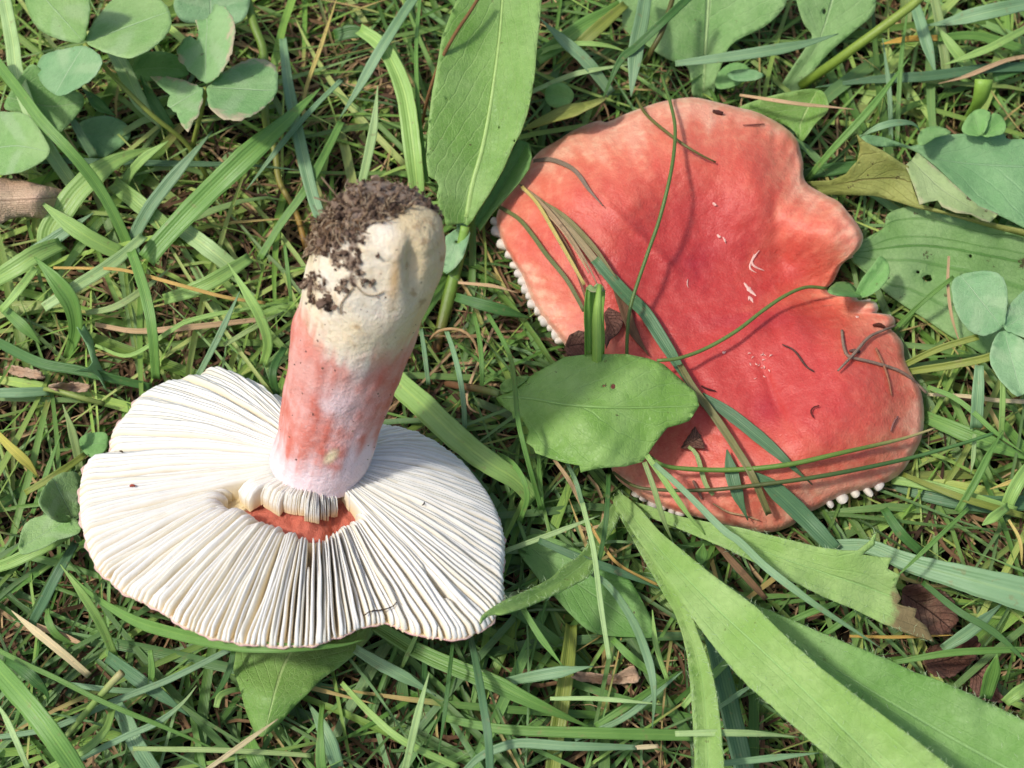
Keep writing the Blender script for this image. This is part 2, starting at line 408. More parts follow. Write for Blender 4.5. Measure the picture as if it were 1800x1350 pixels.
def build_gills():
    for k in range(NG):
        phi = 2 * math.pi * (k + random.uniform(-0.3, 0.3)) / NG - math.pi
        pw = (phi + math.pi) % (2 * math.pi) - math.pi
        rs = 0.0095 / RR(phi)
        short = k % 4 == 1 and random.random() < 0.55
        r = np.linspace(max(rs, 0.1) if not short else random.uniform(0.3, 0.45), 0.995, 30)
        lean = 0.75 * math.cos(phi) + 0.25 * nz(k * 0.31)
        if k % 17 == 3: lean += random.choice((-0.6, 0.6))
        he = h_edge(r, np.full(30, phi))
        qx, qy, _ = to_px(cap_pt(r, np.full(30, phi), he))
        bx_, by_, _ = to_px(cap_pt(r, np.full(30, phi), he - depth_g(r) * 0.35))
        bad = inside(qx, qy, GAP) | inside(qx, qy, GAP2) | inside(bx_, by_, GAP) | (inside(bx_, by_ - 14, GAP) & inside(qx, qy + 14, GAP))
        if k % 29 == 7 and -2.4 < pw < -0.5: bad |= (np.abs(r - random.uniform(0.55, 0.85)) < 0.035)     # a snapped gill
        runs, cur = [], []
        for i in range(30):
            if bad[i]:
                if cur: runs.append(cur); cur = []
            else: cur.append(i)
        if cur: runs.append(cur)
        for q in runs:
            if len(q) < 3: continue
            r2 = np.linspace(r[q[0]], r[q[-1]], max(8, int(len(q))))
            gill_mesh(r2, phi, lean, k + 1, (random.uniform(0.93, 1.03) if math.sin(phi) > -0.3 else random.uniform(0.86, 1.05)) * (0.82 if short else 1), random.uniform(0.5, 1.0) * MM, q[0] > 0 or short, q[-1] < 29)
build_gills()

gr_, gp_ = np.meshgrid(np.linspace(0.25, 0.97, 70), np.linspace(-math.pi, math.pi, 360)); GS = cap_pt(gr_.ravel(), gp_.ravel(), h_edge(gr_.ravel(), gp_.ravel())); GSX, GSY, _ = to_px(GS)
def gill_z(x, y): k = np.argmin((GSX - x) ** 2 + (GSY - y) ** 2); return (GS[k, 2] + CN[2] * 0.0006) / MM
# stem, grown from its foot in the gills towards the soiled butt
S_AX = [(560, 812, 40), (566, 780, 42.5), (580, 715, 0), (598, 650, 0), (620, 580, 0), (645, 505, 0), (668, 440, 0), (681, 398, 0)]
def build_stem():
    A = c0 + CN * HC * 0.7
    ax2 = ncam((0.28, 0.72, 0.63)); ax2 = ax2 / np.linalg.norm(ax2)
    # walk along the axis so that its picture passes through the traced middle line
    pts = np.array([(557, 818), (569, 772), (585, 712), (606, 645), (628, 580), (649, 510), (667, 448), (676, 414), (680, 396)], float)
    hw = np.array([84, 84, 91, 99, 106, 111, 112, 107, 98], float)
    d0 = -(A - CAM) @ C_BK
    s = np.concatenate([[0], np.cumsum(np.linalg.norm(np.diff(pts, axis=0), axis=1))])
    dep = d0 - s * 0.14 * MM * 0.74
    q = rays(pts[:, 0], pts[:, 1]) / FPX
    ctr = CAM + q * dep[:, None]; rad = hw * dep / FPX
    NS, NA = 120, 120
    u = np.linspace(0, s[-1], NS)
    cc = np.stack([np.interp(u, s, ctr[:, k]) for k in range(3)], 1); ra = np.interp(u, s, rad)
    for _ in range(14):
        cc[1:-1] = 0.25 * cc[:-2] + 0.5 * cc[1:-1] + 0.25 * cc[2:]; ra[1:-1] = 0.25 * ra[:-2] + 0.5 * ra[1:-1] + 0.25 * ra[2:]
    T = np.gradient(cc, axis=0); T /= np.linalg.norm(T, axis=1)[:, None]
    X = C_RT - (T @ C_RT)[:, None] * T; X /= np.linalg.norm(X, axis=1)[:, None]
    Y = np.cross(T, X)                                       # points to the back
    if (Y[NS // 2] @ C_BK) < 0: Y = -Y                        # now towards the camera
    # rounded butt
    dome = 16
    a = np.linspace(0, math.pi / 2, dome + 1)[1:]
    ccd = cc[-1] + np.sin(a)[:, None] * T[-1] * ra[-1] * 0.50; rad2 = ra[-1] * np.cos(a) ** 0.75
    cc = np.concatenate([cc, ccd]); ra = np.concatenate([ra, rad2])
    T = np.concatenate([T, np.tile(T[-1], (dome, 1))]); X = np.concatenate([X, np.tile(X[-1], (dome, 1))]); Y = np.concatenate([Y, np.tile(Y[-1], (dome, 1))])
    n = len(cc); th = np.linspace(0, 2 * math.pi, NA, endpoint=False)
    V = cc[:, None] + ra[:, None, None] * (np.cos(th)[None, :, None] * X[:, None] + np.sin(th)[None, :, None] * Y[:, None])
    nrm = np.cos(th)[None, :, None] * X[:, None] + np.sin(th)[None, :, None] * Y[:, None]
    Vf = V.reshape(-1, 3); Nf = nrm.reshape(-1, 3)
    ds = vnoise(Vf, 60) * 1.1 + vnoise(Vf, 170, 9) * 0.35
    qx, qy, _ = to_px(Vf)
    dent = np.exp(-(((qx - 728) / 16) ** 2 + ((qy - 468) / 42) ** 2)) * -2.2 + np.exp(-(((qx - 700) / 20) ** 2 + ((qy - 500) / 60) ** 2)) * 0.9
    base = np.repeat(np.clip(np.arange(n) / 8.0, 0, 1), NA)
    Vf = Vf + Nf * ((ds * base + dent) * MM)[:, None]
    fib = vnoise(np.stack([np.cos(np.tile(th, n)) * 7, np.sin(np.tile(th, n)) * 7, np.repeat(np.linspace(0, 1, n), NA) * 5], 1), 1.0, 51) + 0.6 * vnoise(np.stack([np.cos(np.tile(th, n)) * 17, np.sin(np.tile(th, n)) * 17, np.repeat(np.linspace(0, 1, n), NA) * 9], 1), 1.0, 61)
    Vf = Vf + Nf * (fib * 0.14 * base * MM)[:, None]
    # colours of the skin: lilac white foot, pink middle with pale islands, cream butt, soil film
    sl_ = np.repeat(np.linspace(0, 1, n), NA); ang = np.tile(th, n)
    n1 = vnoise(Vf, 55, 3) + 0.5 * vnoise(Vf, 130, 13) + 0.25 * vnoise(Vf, 330, 23); n2 = vnoise(Vf, 90, 31) + 0.5 * vnoise(Vf, 240, 2)
    sm = lambda x, a, b: np.clip((x - a) / (b - a), 0, 1) ** 2 * (3 - 2 * np.clip((x - a) / (b - a), 0, 1))
    lil, pink, sal, cream, yel = [np.array(lin(c)) for c in ((240, 216, 216), (230, 164, 150), (214, 112, 92), (242, 234, 216), (230, 206, 154))]
    isl = np.exp(-(((qx - 590) / 40) ** 2 + ((qy - 715) / 34) ** 2)) + 0.7 * np.exp(-(((qx - 630) / 16) ** 2 + ((qy - 655) / 40) ** 2))
    n3 = vnoise(Vf, 420, 8) + 0.6 * vnoise(Vf, 900, 18)
    pm = sm(sl_ + 0.12 * n1 + 0.03 * n3 + 0.04 * fib, 0.05, 0.26) * (1 - sm(sl_ + 0.11 * n1 + 0.035 * n3 + 0.06 * fib - 0.03 * np.cos(ang), 0.52, 0.66))
    T_ = lil[None] + (cream - lil)[None] * sm(sl_, 0.35, 0.6)[:, None]
    pm2 = np.clip(pm * (0.55 + 0.8 * n2 + 0.3 * n3 + 0.45 * fib) - 0.75 * isl, 0, 1)
    T_ = T_ + (pink - T_) * np.clip(pm * (0.92 - 0.8 * isl), 0, 1)[:, None]
    T_ = T_ + (sal - T_) * np.clip(pm2 * 0.95, 0, 0.9)[:, None]
    rightside = np.clip(np.cos(ang), 0, 1)
    ym = sm(sl_, 0.48, 0.66) * np.clip(0.30 + 0.75 * np.clip(rightside + 0.25, 0, 1) + 0.6 * n1 + 0.25 * n3, 0, 1)
    T_ = T_ + (yel - T_) * (0.85 * ym)[:, None]
    fl = np.clip(sm(n3 + 0.5 * n2, 0.5, 0.75) * sm(sl_, 0.5, 0.62), 0, 1) * 0.55
    T_ = T_ + (np.array(lin((170, 132, 88))) - T_) * fl[:, None]
    stain = np.clip(np.exp(-(((qx - 695 + (qy - 480) * 0.12) / 9) ** 2 + ((qy - 490) / 45) ** 2)) * 0.8, 0, 1)
    T_ = T_ + (np.array(lin((190, 150, 90))) - T_) * stain[:, None]
    wob = 9 * n1; wob2 = 9 * n2
    SO = inside(qx + wob, qy + wob2, [(560, 300), (725, 300), (728, 350), (712, 368), (690, 384), (672, 384), (652, 392), (634, 410), (606, 416), (586, 424), (570, 440), (555, 440)]).astype(float)
    soil2 = inside(qx + wob, qy + wob2, [(575, 420), (640, 400), (662, 440), (652, 480), (680, 500), (600, 515), (535, 510)]) * sm(n2 + 0.45 * vnoise(Vf, 800, 3), -0.08, 0.16)
    so_ = np.maximum(SO, soil2); so_ = np.where(np.sin(ang) < -0.3, np.where(sl_ > 0.9, 1, so_), so_)
    T_ = T_ + (np.array(lin((122, 102, 88))) * (1 + 0.5 * vnoise(Vf, 900, 4))[:, None] - T_) * np.clip(so_ * 0.9, 0, 1)[:, None]
    ea, eb = (qx - 582) * 0.75 - (qy - 803) * 0.66, (qx - 582) * 0.66 + (qy - 803) * 0.75        # small healed scar near the foot
    er = np.hypot(eb / 8, ea / 17); fr_ = (np.sin(ang) > 0) * 1.0
    T_ = T_ + (np.array(lin((232, 222, 176))) - T_) * (np.clip(1.1 - er, 0, 1) ** 0.5 * fr_)[:, None]
    T_ = T_ + (np.array(lin((170, 140, 110))) - T_) * (np.exp(-((er - 1.05) / 0.16) ** 2) * 0.5 * fr_)[:, None]
    F = [(k * NA + i, k * NA + (i + 1) % NA, (k + 1) * NA + (i + 1) % NA, (k + 1) * NA + i) for k in range(n - 1) for i in range(NA)]
    F.append(tuple((n - 1) * NA + i for i in range(NA)))
    st = mesh('stem', Vf, F, M_stem, mush, T_, hero=2)
    # clinging soil, real crumbs
    ico = np.array([(0, 0, 1), (0.89, 0, 0.45), (0.28, 0.85, 0.45), (-0.72, 0.53, 0.45), (-0.72, -0.53, 0.45), (0.28, -0.85, 0.45), (0.72, 0.53, -0.45), (-0.28, 0.85, -0.45), (-0.89, 0, -0.45), (-0.28, -0.85, -0.45), (0.72, -0.53, -0.45), (0, 0, -1)])
    icf = [(0, 1, 2), (0, 2, 3), (0, 3, 4), (0, 4, 5), (0, 5, 1), (1, 6, 2), (2, 7, 3), (3, 8, 4), (4, 9, 5), (5, 10, 1), (2, 6, 7), (3, 7, 8), (4, 8, 9), (5, 9, 10), (1, 10, 6), (6, 11, 7), (7, 11, 8), (8, 11, 9), (9, 11, 10), (10, 11, 6)]
    cv, cf, ct = [], [], []
    def crumb(p, r):
        k = len(cv) * 12
        jit = rng.uniform(0.45, 1.45, (12, 1)); sq = rng.uniform(0.45, 1.35, (1, 3))
        cv.append(p + ico * jit * sq * r); cf.extend([tuple(i + k for i in f) for f in icf])
        c = np.array(lin(random.choice(((134, 112, 96), (114, 94, 80), (156, 134, 114), (96, 78, 66), (176, 154, 130)))))
        ct.append(np.tile(c, (12, 1)))
    ids = np.arange(len(Vf)); p_ = so_.copy(); p_[np.sin(ang) < -0.4] *= 0.3
    pick = rng.choice(ids, 2200, p=p_ / p_.sum())
    for i in pick:
        top = SO[i] > 0.5
        r = (0.14 + 0.6 * rng.random() ** 2.6) * MM if top else (0.12 + 0.55 * rng.random() ** 1.8) * MM
        crumb(Vf[i] + Nf[i] * r * rng.uniform(-0.3, 0.8) + rng.normal(0, 0.5, 3) * MM * 0.6, r)
    near = lambda x, y: ids[np.argmin((qx - x) ** 2 + (qy - y) ** 2 + 1e6 * (np.sin(ang) < 0))]
    for (x, y, R_, cnt) in ((578, 532, 2.0, 26), (549, 522, 1.2, 12), (661, 452, 0.9, 6), (640, 500, 0.9, 10), (605, 505, 1.0, 10), (655, 498, 0.8, 9), (663, 526, .4, 1), (609, 549, .4, 2), (620, 352, 1.6, 16), (660, 346, 1.6, 16), (695, 352, 1.4, 12), (600, 375, 1.5, 14), (590, 405, 1.2, 10)):
        i = near(x, y)
        for _ in range(cnt):
            crumb(Vf[i] + Nf[i] * 0.2 * MM + rng.normal(0, R_ * 0.45, 3) * MM, rng.uniform(0.35, 0.8) * min(R_, 1.5) * MM * 0.8)
    for _ in range(70):
        i = rng.choice(ids, p=np.where((np.sin(ang) > 0) & (sl_ > 0.1), 1, 0) / np.sum((np.sin(ang) > 0) & (sl_ > 0.1)))
        crumb(Vf[i], rng.uniform(0.1, 0.28) * MM)
    so2 = mesh('soil_crumbs', np.concatenate(cv), cf, M_soilbit, st, np.concatenate(ct), smooth=False, hero=2); so2['kind'] = 'stuff'
    # rootlets
    rv, rf, rt = [], [], []
    def hair(path, r):
        p = catmull(path, 14); k = len(rv) * 4
        for j, a in enumerate(p):
            for e in range(3): pass
        base_ = sum(len(x) for x in rv)
        ring = np.array([(math.cos(t), math.sin(t)) for t in (0, 2.1, 4.2)])
        tg = np.gradient(p, axis=0); tg /= np.linalg.norm(tg, axis=1)[:, None] + 1e-9
        x = np.cross(tg, C_BK + 0.1); x /= np.linalg.norm(x, axis=1)[:, None]; y = np.cross(tg, x)
        v = np.concatenate([p[:, None] + r * (ring[None, :, :1] * x[:, None] + ring[None, :, 1:] * y[:, None])]).reshape(-1, 3)
        rv.append(v); rt.append(np.tile(np.array(lin(random.choice(((120, 92, 66), (168, 142, 112), (146, 118, 92), (190, 170, 140))))), (len(v), 1)))
        rf.extend([(base_ + j * 3 + e, base_ + j * 3 + (e + 1) % 3, base_ + (j + 1) * 3 + (e + 1) % 3, base_ + (j + 1) * 3 + e) for j in range(13) for e in range(3)])
    for pl in ([(625, 508), (640, 520), (662, 521), (676, 515)], [(622, 508), (608, 518), (603, 535), (600, 553)], [(560, 510), (553, 500), (551, 485)]):
        hair(np.array([Vf[near(*a)] + C_BK * 0.35 * MM for a in pl]), 0.16 * MM)
    for (x, y, dx, dy) in ((578, 372, -14, -30), (590, 350, -34, -12), (600, 342, -30, -36), (640, 338, -8, -20), (573, 390, -26, -8), (690, 340, 14, -22), (725, 352, 14, -14)):
        a = Vf[near(x, y)]; e = a + (C_RT * dx - C_UP * dy) * 0.14 * MM
        hair(np.array([a, a * 0.6 + e * 0.4 + C_BK * 1.5 * MM, e]), 0.2 * MM)
    for i in rng.choice(ids, 420, p=SO * (np.sin(ang) > -0.3) / (SO * (np.sin(ang) > -0.3)).sum()):
        a = Vf[i] + Nf[i] * rng.uniform(0.1, 0.9) * MM; d_ = rng.normal(0, 1, 3); d_ -= (d_ @ Nf[i]) * Nf[i] * 0.6; d_ /= np.linalg.norm(d_); L_ = rng.uniform(1.0, 3.2) * MM
        hair(np.array([a, a + d_ * L_ * 0.5 + Nf[i] * rng.uniform(0, 0.7) * MM, a + d_ * L_ + rng.normal(0, 0.4, 3) * MM]), rng.uniform(0.08, 0.17) * MM)
    mesh('rootlets', np.concatenate(rv), rf, M_twig, st, np.concatenate(rt), hero=0)['kind'] = 'stuff'
build_stem()

# ------------------------------------------------------------------ red cap lying right way up
CAP2 = [(933, 283), (950, 265), (980, 247), (1010, 228), (1050, 213), (1066, 215), (1100, 200), (1135, 187), (1170, 177), (1215, 171), (1250, 177), (1290, 187), (1330, 197), (1370, 217),
        (1397, 240), (1405, 260), (1411, 285), (1412, 310), (1422, 325), (1450, 342), (1475, 355), (1492, 375), (1508, 395), (1517, 415), (1513, 432), (1497, 450), (1481, 462), (1472, 480),
        (1464, 496), (1452, 508), (1470, 520), (1488, 528), (1497, 519), (1507, 524), (1508, 533), (1522, 529), (1538, 531), (1544, 542), (1540, 553), (1556, 552), (1570, 557), (1574, 568),
        (1566, 578), (1580, 593), (1588, 607), (1590, 630), (1600, 655), (1615, 680), (1622, 705), (1624, 740), (1618, 775), (1602, 805), (1585, 830), (1562, 846),
        (1530, 858), (1490, 868), (1462, 880), (1440, 893), (1412, 905), (1390, 925), (1350, 936), (1300, 928), (1250, 915), (1200, 903), (1150, 885), (1110, 862), (1080, 835), (1070, 800),
        (1050, 765), (1030, 715), (1010, 655), (993, 608), (983, 593), (967, 573), (947, 547), (933, 523), (917, 483), (897, 450), (886, 430), (874, 400), (873, 380), (884, 352), (905, 325), (920, 303)]
Z2 = [(1210, 180, 23), (1060, 222, 20), (940, 290, 16), (882, 370, 13), (885, 420, 12), (935, 520, 12), (990, 600, 13), (1040, 730, 12), (1090, 830, 11), (1180, 895, 11), (1330, 928, 12), (1430, 895, 13),
      (1560, 842, 14), (1618, 750, 15), (1585, 610, 17), (1560, 560, 18), (1455, 508, 11), (1515, 415, 25), (1430, 335, 21), (1410, 280, 20), (1350, 210, 22),
      (1200, 260, 28), (1100, 320, 28), (1000, 330, 24), (1010, 400, 23), (1060, 385, 26), (1110, 420, 24), (960, 450, 18), (1050, 500, 20.5), (1170, 400, 22), (1230, 480, 17.5), (1240, 380, 22), (1330, 320, 27), (1340, 400, 22), (1375, 460, 14.5), (1400, 505, 12.5),
      (1420, 420, 23), (1455, 400, 26.5), (1460, 450, 21), (1300, 560, 17.5), (1180, 560, 17), (1120, 640, 16), (1200, 660, 18), (1400, 570, 20), (1490, 590, 22), (1400, 640, 22), (1480, 690, 26), (1340, 690, 20), (1400, 790, 24.5), (1550, 700, 23), (1500, 800, 22),
      (1300, 790, 20), (1200, 800, 16), (1300, 880, 17), (1360, 740, 22), (1250, 720, 19)]
cap2_z0 = tps(Z2)
cen2 = np.array([1245.0, 560.0])
o2 = catmull(CAP2, 1400, True) - cen2
a2 = np.arctan2(o2[:, 1], o2[:, 0]); r2_ = np.hypot(o2[:, 0], o2[:, 1])
def R2(phi):
    bins = np.linspace(-math.pi, math.pi, 721); k = np.digitize(a2, bins) - 1
    out = np.zeros(720)
    for i in range(720):
        m = r2_[k == i]; out[i] = m.max() if len(m) else np.nan
    bad = np.isnan(out); out[bad] = np.interp(np.flatnonzero(bad), np.flatnonzero(~bad), out[~bad], period=720)
    cen_ = (bins[:-1] + bins[1:]) / 2
    return np.interp(phi, np.concatenate([cen_ - 2 * math.pi, cen_, cen_ + 2 * math.pi]), np.tile(out, 3))
def build_cap2():
    b = NB('cap_red_skin'); t = b.tint(); pos = b.pos()
    n1 = b.noise(110, 5, 0.62); n2 = b.noise(420, 4, 0.65); n3 = b.noise(1600, 3, 0.6)
    c = b.mix(b.math('MULTIPLY', b.ramp(n1, 0.35, 0.7), 0.40), t, b.mix(1.0, t, (0.92, 0.66, 0.66), 'MULTIPLY'))
    c = b.mix(b.math('MULTIPLY', b.ramp(n2, 0.40, 0.72), 0.55), c, b.mix(1.0, t, (1.12, 1.75, 1.7), 'MULTIPLY'))
    c = b.mix(b.math('MULTIPLY', b.ramp(n3, 0.5, 0.8), 0.16), c, lin((235, 150, 125)))
    spk = b.ramp(b.noise(1900, 2, 0.5), 0.765, 0.785)
    c = b.mix(b.math('MULTIPLY', spk, 0.6), c, lin((92, 40, 34)))
    h = b.math('ADD', b.math('MULTIPLY', n1, 1.0), b.math('ADD', b.math('MULTIPLY', n2, 0.6), b.math('MULTIPLY', n3, 0.35)))
    M = b.out(c, b.math('ADD', b.math('MULTIPLY', n2, 0.3), b.math('MULTIPLY_ADD', n1, 0.45, 0.08)), 0.4, b.bump(h, 0.7, 0.0007), 0, None, 0.12, (0.003, 0.0016, 0.0012))
    NP, NR = 540, 92
    ph = np.linspace(-math.pi, math.pi, NP, endpoint=False); Rm = R2(ph)
    fr = 1 - (1 - np.linspace(0, 1, NR)) ** 1.25
    X = cen2[0] + fr[:, None] * (Rm * np.cos(ph))[None]; Y = cen2[1] + fr[:, None] * (Rm * np.sin(ph))[None]
    Z = cap2_z0(X, Y)
    dr = (1 - fr)[:, None] * Rm[None]                       # pixels to the rim
    Z -= 2.6 * np.clip(1 - dr / 14, 0, 1) ** 2.2
    # crease of the folded flap and finer wrinkles
    def crease(x0, y0, x1, y1, wd, dep, side=0):
        L = math.hypot(x1 - x0, y1 - y0); ux, uy = (x1 - x0) / L, (y1 - y0) / L
        s = (X - x0) * ux + (Y - y0) * uy; d = -(X - x0) * uy + (Y - y0) * ux
        return dep * np.exp(-(d / wd) ** 2) * np.clip(s / 30, 0, 1) * np.clip((L - s) / 30, 0, 1)
    Z += crease(1060, 352, 1200, 488, 9, 0.7) + crease(1330, 620, 1385, 760, 10, -0.9) + crease(1185, 600, 1330, 560, 14, -0.7) + crease(1330, 590, 1480, 525, 12, -0.8)
    Z += crease(1360, 330, 1375, 480, 16, -0.8) + crease(1150, 560, 1260, 700, 12, -0.5)
    pts = np.stack([X.ravel() * 0.14, Y.ravel() * 0.14, np.zeros(X.size)], 1)
    pol = np.stack([np.tile(ph * 26, NR), np.repeat(fr * 4, NP), np.zeros(X.size)], 1)
    rad = vnoise(pol, 1.0, 4).reshape(X.shape); pol2 = np.stack([np.tile(ph * 60, NR), np.repeat(fr * 14, NP), np.zeros(X.size)], 1); rad2 = vnoise(pol2, 1.0, 14).reshape(X.shape)
    edge = np.clip(1 - dr / 70, 0, 1)
    Z += rad * (0.12 * np.clip(fr[:, None] * 1.6 - 0.5, 0, 1) + 0.36 * edge) + rad2 * 0.30 * edge ** 1.5 + vnoise(pts, 0.11, 2).reshape(X.shape) * 0.7 + vnoise(pts, 0.35, 8).reshape(X.shape) * 0.22
    # crimped, curled rim by the notch
    cr = np.exp(-(((X - 1525) / 42) ** 2 + ((Y - 540) / 26) ** 2)) * edge
    Z += cr * (1.2 + 1.4 * np.sin(ph * 62)[None])
    V = P(X.ravel(), Y.ravel(), Z.ravel())
    crim, red, sal, pale = [np.array(lin(c_)) for c_ in ((196, 70, 64), (210, 94, 76), (221, 122, 96), (232, 160, 132))]
    nn = vnoise(pts, 0.05, 6).reshape(X.shape) + 0.5 * vnoise(pts, 0.13, 16).reshape(X.shape) + 0.3 * vnoise(pts, 0.4, 26).reshape(X.shape)
    strk = vnoise(np.stack([np.cos(np.tile(ph, NR)) * 14, np.sin(np.tile(ph, NR)) * 14, np.repeat(fr * 5, NP)], 1), 1.0, 71).reshape(X.shape) + 0.7 * vnoise(np.stack([np.cos(np.tile(ph, NR)) * 34, np.sin(np.tile(ph, NR)) * 34, np.repeat(fr * 9, NP)], 1), 1.0, 81).reshape(X.shape)
    g = dr / 135 + 0.08 + 0.36 * nn + 0.22 * strk * np.clip(fr[:, None] * 2 - 0.3, 0, 1)
    g += 0.35 * np.exp(-(((X - 1430) / 130) ** 2 + ((Y - 640) / 130) ** 2)) - 0.22 * np.exp(-(((X - 1100) / 170) ** 2 + ((Y - 250) / 90) ** 2)) - 0.25 * np.exp(-(((X - 960) / 80) ** 2 + ((Y - 450) / 130) ** 2))
    T = pale + (sal - pale) * np.clip(g / 0.30, 0, 1)[..., None]
    T = T + (red - T) * np.clip((g - 0.30) / 0.55, 0, 1)[..., None]
    T = T + (crim - T) * np.clip((g - 0.85) / 0.8, 0, 1)[..., None]
    pur = np.exp(-(((X - 1235) / 60) ** 2 + ((Y - 470) / 45) ** 2)) * np.clip(0.35 + nn, 0, 1) + 0.7 * np.exp(-(((X - 1345) / 26) ** 2 + ((Y - 720) / 30) ** 2)) + 0.5 * np.exp(-(((X - 1300) / 120) ** 2 + ((Y - 565) / 16) ** 2))
    T = T + (np.array(lin((165, 30, 52))) - T) * np.clip(pur * 0.7, 0, 1)[..., None]
    rimc = np.clip(1 - dr / 5, 0, 1)
    T = T + (np.array(lin((240, 190, 165))) - T) * (rimc * 0.8)[..., None]
    T = T + (np.array(lin((246, 218, 190))) - T) * np.clip(cr * 1.6 * np.clip(1 - dr / 11, 0, 1), 0, 0.9)[..., None]
    F = [(k * NP + i, k * NP + (i + 1) % NP, (k + 1) * NP + (i + 1) % NP, (k + 1) * NP + i) for k in range(NR - 1) for i in range(NP)]
    F = [f[::-1] for f in F]
    # underside: rim turned in, then flesh
    V = [V]; T = [T.reshape(-1, 3)]; base = NR * NP
    Ze = Z[-1]; nu = 0
    for q, (f2, dz) in enumerate(((0.994, 1.0), (0.975, 2.0), (0.8, 4.5), (0.45, 6.0), (0.12, 7.0))):
        x = cen2[0] + f2 * Rm * np.cos(ph); y = cen2[1] + f2 * Rm * np.sin(ph)
        zz = np.minimum(cap2_z0(x, y) - dz - 2, 40) if q > 1 else Ze - dz
        V.append(P(x, y, zz)); T.append(np.tile(np.array(lin((240, 225, 200))), (NP, 1)))
        pr = (NR - 1) * NP if q == 0 else base + (q - 1) * NP
        F += [(pr + i, base + q * NP + i, base + q * NP + (i + 1) % NP, pr + (i + 1) % NP) for i in range(NP)]
    root = empty('mushroom', P(1245, 560, 2)[0])
    tag(root, 'red mushroom lying cap side up, lobed and notched, strewn with dry bits', 'mushroom')
    F = [f for f in F]
    mesh('cap', np.concatenate(V), F, M, root, np.concatenate(T), hero=2)
    # short stem beneath
    sv, sf = [], []
    bz = P(1230, 540, 9)[0]; gz = P(1230, 540, 0.5)[0]
    for k, (z, r) in enumerate(((9, 13), (6, 12), (3, 12.5), (0.5, 11))):
        for i in range(28):
            t_ = 2 * math.pi * i / 28; sv.append((bz[0] + r * MM * math.cos(t_), bz[1] + r * MM * math.sin(t_), z * MM))
    sf = [(k * 28 + i, k * 28 + (i + 1) % 28, (k + 1) * 28 + (i + 1) % 28, (k + 1) * 28 + i) for k in range(3) for i in range(28)] + [tuple(range(84, 112))]
    mesh('stem', sv, sf, M_stem, root, lin((240, 228, 220)), hero=2)
    # gills under the rim; their blunt white ends peep out below the turned-up edges
    def gill2(phi, ext, big):
        R_ = float(R2(phi)); e_ = ext / R_
        f = np.concatenate([np.linspace(0.35, 0.9, 5), np.array([0.94, 0.97, 0.99, 1.0 + e_ * 0.3, 1.0 + e_ * 0.6, 1.0 + e_ * 0.85, 1.0 + e_])]) if ext > 0 else np.linspace(0.35, 0.985, 12)
        n = 12; rr = f * R_
        x = cen2[0] + rr * math.cos(phi); y = cen2[1] + rr * math.sin(phi)
        fc = np.minimum(f, 0.97)
        zt = cap2_z0(cen2[0] + fc * R_ * math.cos(phi), cen2[1] + fc * R_ * math.sin(phi)) - np.interp(f, [0.35, 0.9, 1, 1.03], [6.5, 4.2, 2.6, 2.8])
        zb = zt - np.interp(f, [0.35, 0.9, 1, 1.0 + max(e_, 0.001)], [5, 4.2, 3.0, 1.2])
        zb = np.maximum(zb, 0.6)
        a = P(x, y, zt); bb = P(x, y, zb)
        tg = np.array([-math.sin(phi), -math.cos(phi), 0.0]); tg = -math.sin(phi) * C_RT - math.cos(phi) * C_UP
        tk = np.interp(f, [0.35, 0.85, 0.97, 1.0], [0.25, 0.4, 0.9 * big, 1.0 * big])[:, None] * MM
        if ext > 0: tk[-3:] *= np.array([[0.95], [0.75], [0.3]])
        m1 = 0.5 * (a + bb); up_ = 0.5 * (a - bb); ns = 8; th_ = np.linspace(0, 2 * math.pi, ns, endpoint=False)
        if ext > 0: up_[-3:] *= np.array([[0.95], [0.8], [0.35]])
        Vv = np.concatenate([m1 + tg * tk * math.cos(t_) + up_ * math.sin(t_) for t_ in th_])
        Ff = [(q_ * n + i, q_ * n + i + 1, ((q_ + 1) % ns) * n + i + 1, ((q_ + 1) % ns) * n + i) for q_ in range(ns) for i in range(n - 1)] + [tuple(q_ * n + n - 1 for q_ in range(ns))]
        mesh('gill', Vv, Ff, M_bead, root, lin(random.choice(((244, 238, 224), (236, 230, 218), (248, 240, 222)))), hero=2)
    ph2 = -math.pi
    while ph2 < math.pi:
        deg = math.degrees(ph2) % 360                       # 0 = towards +x, 90 = down the picture
        left = 170 < deg < 206; low = 43 < deg < 58; bot = 96 < deg < 114
        ext = random.uniform(7, 13) if left else random.uniform(7, 16) if low else random.uniform(5, 9) if bot else -6
        gill2(ph2, ext, random.uniform(0.85, 1.7) if (left or low or bot) else 0.7)
        ph2 += R(2.3 if left else 3.0 if low else 2.8) * random.uniform(0.85, 1.15)
    # pale torn flecks of skin on the cap
    def fleck(pl, wpx):
        p = catmull(pl, 10); nx = np.gradient(p[:, 1]); ny = -np.gradient(p[:, 0]); L = np.hypot(nx, ny) + 1e-6
        wv = wpx * (0.5 + 0.5 * rng.random(10)) * np.sin(np.linspace(0.25, math.pi - 0.2, 10))
        lx, ly = p[:, 0] + nx / L * wv, p[:, 1] + ny / L * wv; rx, ry = p[:, 0] - nx / L * wv, p[:, 1] - ny / L * wv
        V_ = np.concatenate([P(lx, ly, cap2_z(lx, ly) + 0.15), P(p[:, 0], p[:, 1], cap2_z(p[:, 0], p[:, 1]) + 0.4), P(rx, ry, cap2_z(rx, ry) + 0.15)])
        mesh('skin_fleck', V_, [(q * 10 + i, q * 10 + i + 1, (q + 1) * 10 + i + 1, (q + 1) * 10 + i) for q in range(2) for i in range(9)], M_gill, root, lin((246, 205, 190)), hero=0)
    Zi = Z
